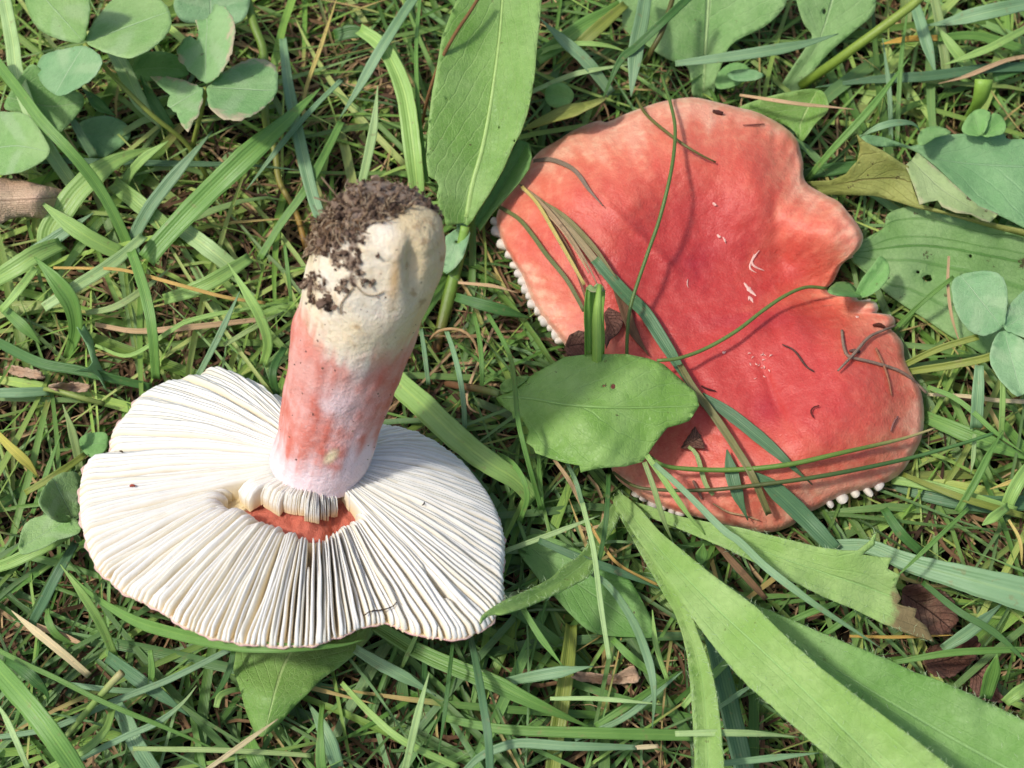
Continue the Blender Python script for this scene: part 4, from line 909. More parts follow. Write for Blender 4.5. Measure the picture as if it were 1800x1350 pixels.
    for ob in [c_ for c_ in e.children if c_.name.startswith('leaf_blade')]:
        me = ob.data; nv = len(me.vertices)
        co = np.empty(nv * 3); me.vertices.foreach_get('co', co); co = co.reshape(-1, 3); nn_ = np.empty(nv * 3); me.vertices.foreach_get('normal', nn_); nn_ = nn_.reshape(-1, 3)
        uvl = np.zeros((nv, 2)); li = np.empty(len(me.loops), int); me.loops.foreach_get('vertex_index', li); uu = np.empty(len(me.loops) * 2); me.uv_layers[0].data.foreach_get('uv', uu); uvl[li] = uu.reshape(-1, 2)
        av = np.abs(uvl[:, 1] * 2 - 1)
        HV, HF = [], []
        for vi in rng.choice(nv, min(420, nv), p=(0.12 + (av > 0.9) * 1.6) / (0.12 + (av > 0.9) * 1.6).sum()):
            p0 = co[vi] + np.append(rng.normal(0, 0.25 * MM, 2), 0); up = 1 if nn_[vi][2] > 0 else -1
            dv = nn_[vi] * up * rng.uniform(0.3, 1) + rng.normal(0, 0.7, 3); dv /= np.linalg.norm(dv); L_ = rng.uniform(0.7, 1.9) * MM; sd_ = np.cross(dv, C_BK); sd_ /= np.linalg.norm(sd_) + 1e-9
            b0 = len(HV) ; HV += [p0 - sd_ * 0.025 * MM, p0 + sd_ * 0.025 * MM, p0 + dv * L_ * 0.6 + sd_ * 0.03 * MM, p0 + dv * L_ + np.array([0, 0, -0.2 * MM])]; HF += [(b0, b0 + 1, b0 + 2), (b0, b0 + 2, b0 + 3)]
        hb = np.array(e['_b']); mesh('leaf_hairs', np.array(HV) + hb, HF, M_stalk, ob, lin((200, 224, 176)), hero=0)['kind'] = 'stuff'
    one('broad_leaf', 'smooth shaded leaf spread on the grass beneath the hairy leaf', 'leaf', q('H', [(930, 190), (1000, 300), (1080, 400), (1130, 450), (1200, 530), (1300, 620), (1400, 650), (1560, 660), (1650, 655), (1640, 580), (1560, 420), (1500, 340), (1380, 280), (1250, 200), (1100, 130), (1000, 120)]), q('H', [(950, 150), (1250, 380), (1640, 650)]), [(930, 950, 10), (1010, 1030, 12), (1140, 1115, 13), (1090, 1020, 13)], L_dark, seed=37, holes=(), fold=1.2)
    one('broad_leaf', 'pointed green leaf sticking out from under the white gilled cap', 'leaf', q('G', [(1235, 775), (1250, 735), (1400, 700), (1600, 690), (1800, 660), (1950, 590), (1990, 570), (1960, 650), (1890, 730), (1800, 810), (1700, 880), (1620, 960), (1550, 1030), (1480, 1110), (1400, 1180), (1350, 1170), (1300, 1060), (1260, 920), (1232, 840)]), q('G', [(1620, 600), (1520, 760), (1460, 920), (1395, 1180)]), [(500, 1140, 16), (480, 1220, 20), (465, 1290, 17), (620, 1110, 15), (420, 1160, 16), (560, 1200, 17)], L_plan, seed=38, fold=-1.4, wave=0.8)
    one('dead_leaf', 'curled pale brown dead leaf beside the clovers', 'leaf', q('A', [(-60, 950), (30, 940), (100, 945), (200, 970), (290, 990), (360, 1010), (375, 1030), (330, 1090), (280, 1158), (200, 1150), (120, 1145), (60, 1155), (-20, 1190), (-60, 1190)]), q('A', [(-60, 1060), (150, 1050), (370, 1030)]), [(0, 350, 20), (60, 345, 24), (115, 345, 15), (40, 320, 18), (40, 380, 17)], L_brown, seed=40, fold=-2.0, wave=1.2)
    # right hand leaves
    one('broad_leaf', 'broad light leaf with stalk beyond the far rim of the red cap', 'leaf', [(1093, 13), (1097, 50), (1133, 77), (1173, 103), (1207, 116), (1216, 145), (1220, 170), (1250, 170), (1258, 145), (1267, 117), (1287, 77), (1343, 47), (1373, 20), (1385, -5), (1395, -60), (1080, -60)], [(1236, 170), (1240, 100), (1250, -60)], [(1236, 165, 7), (1240, 60, 17), (1250, -30, 24), (1110, 20, 20), (1360, 10, 20)], L_back, fold=2.5, seed=41, midrib=(4, (170, 200, 130)))
    one('broad_leaf', 'narrow based light leaf beside the bristly stalk', 'leaf', [(1395, -40), (1400, 0), (1413, 40), (1428, 63), (1415, 87), (1393, 120), (1367, 163), (1375, 175), (1397, 165), (1417, 140), (1453, 97), (1483, 70), (1533, 27), (1540, 0), (1545, -40)], [(1375, 170), (1437, 75), (1475, -40)], [(1375, 168, 6), (1437, 75, 15), (1470, -20, 22), (1530, 10, 19)], L_back, seed=42, smooth=True, holes=((1449, 20, 4, 5),))
    one('broad_leaf', 'folded light green leaf rising behind the far rim of the red cap', 'leaf', q('C', [(290, 575), (420, 520), (550, 490), (690, 470), (740, 488), (766, 540), (760, 590), (700, 650), (650, 720), (620, 745), (590, 690), (500, 640), (400, 610)]), q('C', [(610, 735), (640, 620), (710, 470)]), [(1330, 190, 17), (1440, 165, 25), (1405, 240, 16)], L_plan, seed=43, fold=2.0)
    one('clover_leaf', 'rounded leaflet among the grass just beyond the red cap', 'leaf', q('C', [(170, 430), (200, 370), (260, 332), (330, 340), (362, 390), (300, 440), (230, 465), (180, 462)]), q('C', [(180, 450), (350, 360)]), [(1257, 150, 13), (1315, 120, 15)], L_clovd, seed=44)
    one('clover_leaf', 'tiny bluish leaflet beside the rounded leaflet beyond the red cap', 'leaf', q('C', [(232, 390), (300, 368), (370, 370), (432, 396), (370, 422), (280, 424)]), q('C', [(432, 396), (232, 392)]), [(1277, 130, 18), (1343, 132, 20)], L_smooth, seed=45)
    e = empty('yellowing_leaf', P(1420, 325, 8)[0]); tag(e, 'yellowing torn leaf folded over beside the notched red cap', 'leaf')
    leaf('leaf_blade', q('C', [(650, 962), (780, 955), (860, 920), (920, 850), (935, 780), (918, 712), (960, 750), (1000, 770), (1060, 800), (1150, 860), (1190, 880), (1210, 980), (1245, 1075), (1330, 1100), (1420, 1130), (1600, 1170), (1720, 1195), (1850, 1225), (1850, 1262), (1640, 1205), (1400, 1135), (1240, 1100), (1100, 1055), (1000, 1032), (850, 1028), (740, 1028), (680, 1000)]), q('C', [(660, 985), (900, 960), (1100, 940), (1240, 960)]), [(1420, 325, 12), (1500, 318, 19), (1590, 320, 24), (1520, 250, 30), (1620, 360, 22), (1800, 410, 20)], L_yel, e, seed=46, smooth=False, wave=0.8, holes=((1510, 287, 1.5, 2),))
    leaf('folded_flap', q('C', [(1175, 872), (1240, 806), (1330, 878), (1450, 988), (1560, 1088), (1665, 1130), (1622, 1172), (1580, 1160), (1520, 1128), (1440, 1120), (1370, 1090), (1345, 1055), (1300, 1062), (1250, 1078), (1235, 1020), (1195, 915)]), q('C', [(1210, 850), (1400, 1020), (1640, 1150)]), [(1600, 285, 27), (1690, 350, 28), (1750, 385, 25), (1615, 350, 27)], L_flap, e, seed=47, smooth=False, wave=0.6)
    one('broad_leaf', 'round bluish green leaf behind the yellowing folded leaf', 'leaf', q('C', [(930, 712), (1050, 722), (1150, 755), (1220, 768), (1330, 720), (1470, 705), (1590, 708), (1690, 700), (1712, 732), (1810, 735), (1900, 760), (1900, 1260), (1810, 1205), (1660, 1130), (1560, 1090), (1450, 985), (1330, 870), (1230, 800), (1150, 775), (1000, 765)]), q('C', [(1000, 740), (1400, 850), (1900, 880)]), [(1510, 243, 24), (1600, 258, 22), (1700, 240, 22), (1800, 300, 22), (1690, 340, 20)], L_smooth, seed=48, wave=0.7)
    clover('two lobed clover leaf sitting on the round bluish leaf', (1725, 240), [
        (q('C', [(1575, 712), (1480, 700), (1475, 670), (1495, 630), (1530, 590), (1570, 575), (1610, 585), (1622, 612)]), 2, L_clovd),
        (q('C', [(1578, 712), (1622, 612), (1650, 598), (1690, 620), (1702, 655), (1692, 700), (1640, 715)]), 2, L_clovd),
        (q('C', [(1240, 745), (1250, 695), (1300, 670), (1360, 668), (1418, 702), (1340, 722), (1265, 765)]), 0, L_clovd)], 26, None, None)
    one('ribbed_leaf', 'broad ribbed leaf with brown holes lying right beside the cap notch', 'leaf', [(1560, 377), (1587, 365), (1617, 362), (1667, 377), (1740, 395), (1830, 415), (1850, 600), (1830, 665), (1760, 640), (1710, 612), (1667, 588), (1630, 563), (1590, 537), (1553, 510), (1520, 478), (1497, 456), (1500, 437), (1520, 420), (1553, 400)], [(1498, 443), (1640, 432), (1850, 470)], [(1500, 443, 15), (1600, 380, 17), (1650, 450, 15), (1800, 440, 15), (1640, 560, 12), (1780, 630, 11)], L_strip, seed=50, wave=0.8, holes=((1631, 489, 9, 6), (1614, 478, 4, 3), (1706, 450, 3, 3)))
    clover('bluish clover with overlapping leaflets on the ribbed leaf', (1764, 578), [
        (q('F', [(1425, 130), (1480, 95), (1580, 80), (1660, 90), (1702, 140), (1712, 230), (1702, 320), (1690, 375), (1640, 402), (1580, 420), (1510, 390), (1450, 310), (1422, 210)]), 3, L_clovb),
        (q('F', [(1695, 375), (1720, 270), (1780, 200), (1850, 160), (1930, 200), (1930, 400), (1830, 430), (1740, 405)]), 2, L_clovb),
        (q('F', [(1685, 395), (1640, 450), (1620, 540), (1650, 620), (1700, 680), (1770, 738), (1850, 680), (1880, 560), (1830, 470), (1750, 415)]), -2, L_clovb)], 27, None, None)
    clover('small pale clover leaf by the deep notch of the red cap', (1512, 518), [
        (q('F', [(918, 205), (935, 140), (1010, 40), (1040, 0), (1080, 30), (1087, 100), (1050, 160), (990, 205), (940, 218)]), 4, L_clovd),
        (q('F', [(765, 182), (800, 145), (860, 133), (910, 165), (945, 212), (880, 212), (800, 202)]), 3, L_clovd)], 20, None, None)
    # left hand small leaves
    clover('two pale clover leaflets against the white gilled cap', (128, 908), [
        ([(70, 887), (72, 870), (83, 850), (103, 833), (130, 829), (140, 838), (140, 870), (137, 905), (118, 918), (92, 912)], 2, L_clov),
        ([(35, 972), (37, 940), (47, 918), (80, 905), (130, 910), (140, 935), (100, 950), (65, 967)], 1, L_clov)], 23, None, None)
    one('clover_leaf', 'small green leaflet at the white cap edge beside a broken grass joint', 'leaf', q('D', [(415, 985), (440, 945), (520, 928), (562, 940), (562, 1010), (500, 1062), (450, 1040)]), q('D', [(415, 985), (560, 990)]), [(140, 775, 12), (187, 780, 13)], L_clovd, seed=57)
    one('lobed_leaf', 'small bluish lobed leaf standing near the yellow dry stem', 'leaf', q('D', [(408, 372), (432, 395), (446, 360), (492, 440), (505, 520), (540, 598), (610, 632), (545, 640), (560, 700), (525, 640), (490, 612), (395, 606), (465, 590), (490, 560), (462, 470)]), q('D', [(420, 370), (490, 540), (560, 650)]), [(138, 573, 20), (163, 630, 17), (185, 660, 13)], L_smooth, seed=58, smooth=False, spacing=6)
    # dead leaves low in the thatch
    for lb, oo, mm, zz, m, sd in (
        ('long tan dead leaf curled in the thatch under the grass', q('H', [(1215, 845), (1300, 850), (1440, 862), (1530, 815), (1562, 850), (1565, 892), (1440, 905), (1300, 895), (1230, 875)]), q('H', [(1215, 855), (1400, 880), (1560, 860)]), 9, L_brown, 61),
        ('crumpled dark brown dead leaf beside the torn hairy leaf end', q('I', [(1160, 420), (1230, 380), (1330, 400), (1430, 470), (1450, 560), (1400, 640), (1310, 650), (1230, 600), (1180, 540)]), q('I', [(1160, 430), (1300, 520), (1420, 620)]), 11, L_dead, 62),
        ('crumpled reddish brown dead leaf under a bluish blade', q('I', [(1290, 720), (1370, 690), (1480, 680), (1560, 660), (1550, 760), (1490, 820), (1400, 870), (1310, 850), (1280, 790)]), q('I', [(1290, 800), (1420, 770), (1560, 680)]), 10, L_dead, 63),
        ('dull brown dead leaf beside a small upright green leaf', q('I', [(1520, 820), (1600, 790), (1640, 840), (1660, 940), (1700, 1000), (1600, 990), (1530, 950)]), q('I', [(1530, 830), (1600, 900), (1680, 1000)]), 8, L_dead, 64),
        ('tan dead leaf strip beneath the lobed bluish leaf', q('D', [(250, 690), (330, 672), (420, 670), (472, 690), (440, 712), (330, 712)]), q('D', [(250, 695), (470, 690)]), 11, L_brown, 65),
        ('brown dead leaf strip crossed by dark grass near the bright curved blade', q('D', [(20, 585), (100, 585), (190, 605), (240, 640), (150, 640), (60, 620)]), q('D', [(20, 590), (240, 630)]), 10, L_brown, 66)):
        o = leaf('dead_leaf', oo, mm, [(oo[0][0], oo[0][1], zz), (oo[len(oo) // 2][0], oo[len(oo) // 2][1], zz + 2), (oo[len(oo) // 4][0], oo[len(oo) // 4][1], zz + 1)], m, wave=4.0, fold=2.2, spacing=5, seed=sd, serr=2.2)
        tag(o, lb, 'leaf')
def q3(k, pts):
    a, b = OFF[k]; return [(a + x / 3, b + y / 3, z) for x, y, z in pts]
build_leaves()

# ------------------------------------------------------------------ single grass blades
def B(k, pts, wpx, z, tint, label, **kw): return blade(q(k, pts), wpx, z, tint, label, **kw)
def build_blades():
    # around the clovers
    B('A', [(10, -60), (60, 200), (95, 420), (230, 740), (400, 1000)], [22, 26, 27, 22], [24, 26, 22, 10], 'pale', 'wide pale blade passing under the whole clover', tip=(0, 0))
    B('A', [(-40, 300), (100, 480), (220, 640), (370, 800), (500, 960), (600, 1130), (700, 1350)], [18, 20, 20, 18], [30, 32, 30, 20, 8], 'mid', 'long dark edged blade slanting past the brown dead leaf', tip=(0, 0))
    B('A', [(770, 1370), (850, 1270), (1030, 1080), (1280, 840), (1480, 660), (1692, 462)], [34, 38, 40, 34], [14, 20, 28, 30, 27], 'mid', 'wide straight blade pointing at the ragged clover, tip pale', tip=(0, 1))
    B('A', [(715, 1350), (700, 1270), (760, 1140), (850, 1010), (1000, 830), (1120, 690)], [20, 22, 20, 14], [8, 16, 22, 25], 'blue', 'bluish pointed blade standing in front of the wide straight blade')
    B('A', [(650, 995), (680, 920), (760, 830), (888, 742)], [15, 16, 12], [12, 18, 22], 'lt', 'short bright blade below the olive clover stalk')
    B('A', [(280, 1420), (255, 1240), (330, 1110), (430, 980), (600, 850), (810, 775)], [36, 42, 42, 30], [8, 14, 18, 19, 16], 'lt', 'very wide arched blade beside the brown dead leaf', tip=(0, 1))
    B('A', [(640, 1340), (480, 1260), (330, 1160), (205, 1055)], [26, 28, 20], [12, 18, 20], 'lt', 'short wide bright blade ending at the brown dead leaf')
    B('A', [(590, 960), (740, 1080), (880, 1200)], [26, 30, 26], [13, 15, 12], 'lt', 'short broad blade lying below the bluish pointed blade', tip=(0, 0))
    B('A', [(950, 1200), (1100, 1310), (1250, 1430)], [28, 30, 26], [14, 15, 11], 'pale', 'pale broad blade lying left of the soiled stem foot', tip=(0, 0))
    B('A', [(120, 1370), (330, 1230), (492, 1122)], [26, 22, 10], [12, 16, 18], 'blue', 'bluish blade under the dead leaf pointing at the clovers')
    B('A', [(1490, 200), (1520, 450), (1570, 700), (1640, 1000), (1690, 1150)], [13, 20, 22, 20], [22, 23, 21, 16], 'blue', 'bluish blade hanging between ragged clover and soiled stem foot', tip=(0, 0))
    o = tube('grass_stalk', q3('A', [(1290, -60, 20), (1340, 130, 19), (1392, 290, 17), (1400, 620, 15), (1450, 800, 13), (1475, 960, 10), (1560, 1120, 7), (1625, 1340, 2)]), [9, 9, 8, 6, 6], np.array([lin((120, 150, 60)), lin((120, 150, 60)), lin((150, 150, 70)), lin((190, 140, 70))]), M_stalk, flat=0.7); tag(o, 'olive grass stalk running down behind the ragged clover', 'stalk')
    B('A', [(1600, 640), (1610, 480), (1690, 250), (1780, -20)], [6, 7, 6], [12, 17, 22], 'yel', 'thin yellow stem beside the ragged clover')
    B('A', [(580, 230), (660, 380), (740, 540), (850, 680)], [24, 28, 26, 18], [22, 24, 20, 14], 'pale', 'pale blade emerging under the right leaflet of the whole clover', tip=(0, 1))
    B('A', [(435, 465), (530, 560), (612, 612)], [8, 22, 8], [19, 20, 18], 'dark', 'small dark pointed blade between the clovers', tip=(1, 1))
    B('A', [(500, 835), (420, 700), (338, 552)], [16, 14, 8], [9, 15, 20], 'blue', 'small bluish upright blade near the dusky low leaf')
    B('A', [(0, 870), (200, 850), (500, 850), (900, 862), (1300, 870), (1600, 900)], [9, 10, 10, 8], [13, 15, 14, 13, 12], 'dblue', 'thin dark bluish blade crossing low below both clovers', tip=(0, 1))
    B('A', [(1800, 420), (1650, 570), (1500, 740), (1300, 1000)], [8, 10, 9], [22, 23, 22, 15], 'blue', 'narrow bluish blade crossing the tip of the wide straight blade', tip=(0, 1))
    B('A', [(1800, 640), (1720, 800), (1610, 1000), (1480, 1180), (1370, 1360)], [12, 15, 14, 12], [20, 20, 18, 14, 10], 'mid', 'green blade sloping down toward the soiled stem foot', tip=(0, 0))
    B('A', [(740, 400), (800, 520), (900, 680)], [10, 20, 16], [22, 20, 15], 'dark', 'dark blade tucked beneath the olive clover stalk', tip=(1, 0))
    # top centre
    B('B', [(90, 150), (180, 210), (250, 290), (330, 480), (370, 750), (400, 1000), (425, 1080)], [20, 26, 30, 32, 30, 22], [26, 27, 26, 24, 20, 12], 'lt', 'wide bent blade with small bite holes beside the tall plantain leaf', tip=(0, 0), fold=0.3)
    B('B', [(400, -40), (300, 110), (200, 270), (80, 480), (-10, 625)], [16, 18, 18, 14], [30, 30, 28, 23, 18], 'blue', 'bluish blade slanting over the bent bitten blade', tip=(0, 1))
    B('B', [(100, 1000), (165, 700), (192, 452)], [14, 16, 10], [12, 22, 28], 'pale', 'pale upright blade tip behind the soiled stem foot')
    B('B', [(415, -20), (395, 250), (405, 550), (450, 960)], [6, 7, 6], [22, 24, 22, 15], 'mid', 'thin upright blade between bent blade and plantain leaf', tip=(0, 0))
    for k_, (pl, w_, tn, lf, lb) in enumerate((
        ([(905, 318), (940, 345), (985, 395), (1030, 460), (1050, 500)], [3, 6, 7, 4], (176, 150, 118), 3.4, 'grey tan frayed straw topmost in the bundle on the cap fold'),
        ([(915, 330), (955, 365), (1000, 415), (1035, 480)], [4, 9, 10, 5], (198, 172, 136), 2.4, 'broad pale chaff leaf within the bundle on the cap fold'),
        ([(925, 332), (965, 385), (1000, 440), (1022, 500), (1040, 560)], [3, 5, 6, 4], (150, 110, 84), 1.8, 'rust brown straw under the bundle on the cap fold'),
        ([(950, 350), (990, 378), (1040, 430), (1085, 490)], [4, 8, 9, 6], (146, 140, 96), 3.6, 'olive straw leaving the bundle toward the bent blade'))):
        blade(pl, w_, None, tn, lb, lift=lf, name='straw', cat='straw', tip=(1, 1), mat=M_dry, fold=0.3)
    o = tube('straw', q3('B', [(735, -30, 43), (680, 60, 42), (600, 180, 40), (520, 330, 35), (460, 500, 28), (425, 660, 14)]), [3.2, 3.6, 3.4, 3], lin((132, 98, 62)), M_twig); tag(o, 'thin brown dry stem leaning over the tall plantain leaf', 'straw')
    B('B', [(-40, 190), (60, 165), (160, 190)], [24, 24, 16], [14, 16, 15], 'dark', 'dark curved blade near the bluish slanting blade', tip=(0, 1))
    B('B', [(1520, 0), (1400, 70), (1290, 130), (1160, 220), (1030, 310)], [18, 26, 30, 24], [20, 22, 21, 17], 'mid', 'wide green blade leaning toward the plantain leaf edge', tip=(0, 0))
    B('B', [(1500, 20), (1350, 150), (1250, 240), (1130, 340)], [14, 22, 22, 16], [24, 24, 21, 15], 'olive', 'yellow flecked blade crossing the wide green leaning blade', tip=(0, 1))
    B('B', [(1050, 100), (1180, 220), (1300, 330), (1425, 495)], [10, 20, 22, 16], [25, 25, 22, 16], 'blue', 'bluish blade crossing down toward the red cap rim', tip=(1, 0))
    B('B', [(1608, -50), (1585, 100), (1560, 220), (1540, 380), (1528, 510)], [22, 26, 27, 22], [30, 29, 27, 23], 'blue', 'upright bluish blade in front of the broad light leaf', tip=(0, 1))
    o = tube('grass_stalk', q3('B', [(1760, -50, 33), (1730, 50, 32), (1690, 170, 30), (1640, 260, 27), (1600, 335, 22)]), [5, 5.5, 5], lin((92, 92, 42)), M_stalk); tag(o, 'dark brownish stalk across the broad light leaf', 'stalk')
    B('C', [(40, -20), (-100, 110), (-250, 250), (-330, 320), (-430, 540)], [13, 14, 13, 10], [34, 33, 29, 26, 20], 'dark', 'dark straight blade running from the broad light leaf to the cap rim', tip=(0, 1))
    B('B', [(1000, 485), (1200, 400), (1350, 365), (1515, 342)], [7, 9, 8], [17, 21, 22], 'pale', 'thin pale blade arching beyond the cap rim', tip=(0, 1))
    B('B', [(1030, 285), (1130, 245), (1260, 228), (1400, 240), (1512, 275)], [8, 9, 9], [17, 22, 23, 20], 'lt', 'thin bright arched blade from the plantain leaf edge', tip=(0, 1))
    # top right
    B('C', [(-40, 335), (150, 310), (300, 290), (600, 240), (822, 178)], [10, 18, 20, 18], [22, 25, 26, 25], 'blue', 'long pale bluish blade lying across the light leaves')
    B('C', [(1850, 10), (1550, 75), (1400, 115), (1280, 135)], [22, 26, 24, 14], [24, 25, 22, 18], 'blue', 'bluish blade over the dark gap near the bristly stalk', tip=(0, 1))
    B('C', [(650, 955), (780, 800), (1000, 560), (1195, 305)], [9, 12, 13, 9], [9, 20, 26, 28], 'mid', 'slim green blade rising beside the yellowing leaf')
    B('C', [(700, 880), (900, 680), (1000, 560), (1110, 420)], [6, 8, 8, 6], [9, 15, 18, 19], 'yel', 'slim yellow blade next to the slim green one')
    B('C', [(1100, 750), (1090, 480), (1055, 200)], [7, 8, 6], [12, 19, 22], 'blue', 'thin bluish upright blade above the round bluish leaf')
    B('C', [(1132, 750), (1150, 350), (1190, 20)], [7, 8, 6], [12, 20, 24], 'mid', 'thin green upright blade meeting the bristly stalk')
    B('C', [(1225, 20), (1280, 200), (1335, 390)], [18, 22, 16], [22, 22, 17], 'blue', 'broad bluish blade hanging below the bristly stalk', tip=(0, 1))
    B('C', [(1325, -30), (1370, 200), (1400, 460)], [16, 18, 14], [20, 18, 12], 'pgrn', 'dull yellowish blade beside the broad bluish hanging blade', tip=(0, 0))
    B('C', [(1850, 130), (1700, 210), (1600, 260), (1370, 345)], [12, 14, 13, 9], [21, 23, 22, 18], 'lt', 'bright blade slanting toward the cut stalk')
    B('C', [(1060, 225), (1220, 205), (1345, 200), (1560, 190), (1850, 275)], [8, 10, 14, 16, 16], [16, 19, 19, 17, 14], 'mid', 'green blade with yellow withered end', tip=(0, 0))
    B('C', [(1050, 232), (1140, 212), (1240, 200), (1345, 200)], [8, 10, 10], [19, 20, 20], (214, 172, 82), 'yellow withered blade end lying in the grass', tip=(1, 0), mat=M_dry)
    B('C', [(1345, 140), (1450, 280), (1555, 405)], [12, 20, 18], [21, 20, 15], 'lt', 'short bright blade pointing at the cut stalk', tip=(1, 0))
    B('C', [(935, 722), (1010, 680), (1090, 652), (1170, 645), (1225, 655), (1252, 690)], [9, 12, 12, 10], [28, 33, 34, 33, 28], 'blue', 'bluish arched blade over the yellowing leaf', tip=(1, 1))
    B('C', [(620, 925), (800, 890), (970, 868)], [18, 22, 16], [8, 10, 11], 'dark', 'dark blade between red cap and yellowing leaf', tip=(0, 0))
    B('C', [(300, 500), (600, 545), (750, 560), (905, 576)], [4, 6, 6, 4], [24, 28, 28, 27], 'tan', 'tan dry stem lying over the folded light leaf', name='straw', cat='straw')
    o = tube('bristly_stalk', q3('C', [(1300, -60, 36), (1220, 20, 34), (1100, 110, 31), (950, 220, 26), (800, 330, 19), (640, 440, 9), (600, 470, 3)]), [9, 9, 9.5, 10, 10], np.array([lin((150, 172, 78)), lin((140, 166, 62)), lin((120, 150, 52))]), M_stalk); tag(o, 'thick bristly yellow green stalk', 'stalk')
    o = tube('cut_stalk', q3('C', [(1590, 418, 27), (1582, 470, 25), (1560, 540, 20), (1500, 630, 8), (1470, 690, 2)]), [18, 16, 14, 11, 10], np.array([lin((150, 190, 80)), lin((140, 184, 70)), lin((130, 160, 90))]), M_stalk, flat=0.6); tag(o, 'green mown off stalk stump near the round bluish leaf', 'stalk')
    B('C', [(1640, 410), (1720, 380), (1850, 320)], [16, 18, 14], [14, 15, 13], 'dark', 'dark blade beside the green stalk stump', tip=(0, 0))
    B('C', [(1850, 350), (1600, 360), (1300, 400), (1000, 420), (700, 460)], [16, 17, 17, 14], [15, 17, 17, 14, 10], 'dblue', 'long dusky blade lying level under the upright blades', tip=(0, 1))
    B('C', [(1850, 290), (1700, 320), (1500, 400), (1350, 440)], [6, 8, 7], [18, 18, 15], 'tan', 'tan dry stem near the green stalk stump', name='straw', cat='straw')
    # on and over the red cap
    def ov(pts, w_, z, lift, tint, label, **kw): return blade(pts, w_, z, tint, label, lift=lift, **kw)
    o = tube('grass_stalk', np.array([(x, y, cap2_z(np.array(x), np.array(y)) + l) for x, y, l in ((1163, 133, 6), (1180, 187, 5), (1187, 233, 6), (1180, 300, 8), (1160, 383, 9), (1137, 450, 8), (1110, 533, 7), (1103, 585, 5), (1102, 640, 2))]), [3, 3.4, 3.6, 3.4, 3.2], lin((98, 128, 62)), M_stalk); tag(o, 'thin dark green stem bowed over the red cap', 'grass stem')
    o = tube('grass_stalk', np.array([(x, y, cap2_z(np.array(x), np.array(y)) + l) for x, y, l in ((1118, 172, 4), (1135, 200, 3), (1160, 223, 3), (1200, 253, 3), (1233, 273, 2.4), (1258, 285, 1.2))]), [3, 3, 2.6, 1.5], lin((110, 112, 56)), M_stalk); tag(o, 'short olive stem hooked over the far rim of the red cap', 'grass stem')
    o = tube('grass_stalk', np.array([(x, y, cap2_z(np.array(x), np.array(y)) + l) for x, y, l in ((1453, 507, 9), (1417, 505, 8), (1380, 520, 8), (1340, 547, 6), (1293, 583, 6), (1240, 613, 6), (1193, 630, 8), (1155, 634, 9))]), [3.2, 3.6, 3.6, 3.2], lin((112, 142, 72)), M_stalk); tag(o, 'thin green stem arching out of the cap notch', 'grass stem')
    o = tube('grass_stalk', np.array([(x, y, cap2_z(np.array(x), np.array(y)) + l) for x, y, l in ((1130, 792, 9), (1160, 815, 9), (1195, 823, 7), (1283, 826, 4), (1383, 817, 3), (1483, 795, 3), (1583, 772, 3.5), (1643, 753, 7))]), [3, 4.4, 4.6, 4.4, 3.6, 2], np.array([lin((110, 146, 62))] * 3 + [lin((118, 144, 66)), lin((206, 190, 130))]), M_stalk); tag(o, 'long green stem with straw tip lying across the red cap', 'grass stem')
    o = tube('grass_stalk', np.array([(x, y, cap2_z(np.array(x), np.array(y)) + l) for x, y, l in ((1078, 830, 3), (1110, 852, 6), (1146, 860, 6), (1220, 862, 5), (1294, 857, 4.5), (1443, 837, 4), (1591, 807, 5), (1690, 780, 12), (1745, 762, 14))]), [2.6, 3.4, 3.8, 4, 3.6, 3], np.array([lin((98, 104, 58)), lin((96, 100, 56)), lin((82, 118, 64)), lin((84, 128, 66))]), M_stalk); tag(o, 'long dark olive stem below the straw tipped one on the cap', 'grass stem')
    ov([(913, 323), (950, 353), (1000, 402), (1040, 450), (1060, 480)], [8, 11, 12, 14], None, 2.2, (164, 148, 116), 'frayed dry grass leaf laid over the cap fold', tip=(1, 0), mat=M_dry)
    ov([(1045, 455), (1100, 517), (1130, 545), (1160, 590), (1200, 655), (1235, 715)], [16, 22, 22, 20, 12], None, 3.0, 'dblue', 'dark bluish bent blade lying down the middle of the cap', tip=(0, 1), fold=0.3)
    ov([(1085, 500), (1098, 540), (1112, 580), (1140, 625)], [18, 20, 16, 10], None, 1.6, (112, 82, 60), 'brown withered blade under the dark bluish bent blade', tip=(0, 1), mat=M_dry)
    ov([(1195, 640), (1220, 683), (1257, 733), (1297, 793), (1323, 837), (1352, 905)], [10, 13, 13, 12, 10], None, 4.2, (136, 134, 84), 'olive brown long blade crossing the lower half of the cap', tip=(0, 0), fold=0.3)
    ov([(1232, 696), (1265, 715), (1300, 740), (1360, 790), (1400, 827), (1428, 852)], [14, 22, 22, 17, 8], None, 2.2, 'dblue', 'dark bluish pointed blade lying on the lower lobe of the cap', tip=(0, 1))
    ov([(1312, 826), (1340, 842), (1375, 872), (1420, 915), (1470, 968)], [20, 30, 32, 30, 24], [0, 1, 3, 8, 9], 2.6, 'dblue', 'wide dark bluish blade leaving the near rim of the cap', tip=(1, 0))
    ov([(1278, 790), (1286, 830), (1297, 870), (1315, 915)], [22, 24, 20, 10], None, 2.8, 'dblue', 'dusky short blade hanging over the near rim of the cap', tip=(1, 1))
    ov([(937, 283), (967, 280), (1000, 292), (1018, 308), (1035, 333), (1060, 362)], [6, 8, 7, 7, 4], None, 1.6, 'grey', 'curled grey dry wisp on the far part of the cap', name='dry_wisp', cat='dry grass', tip=(0, 1))
    ov([(877, 363), (910, 383), (935, 412), (960, 447), (997, 493), (1027, 547)], [6, 7, 7, 6], None, 2.6, (130, 140, 84), 'thin green blade lying on the outer cap flap', tip=(0, 0))
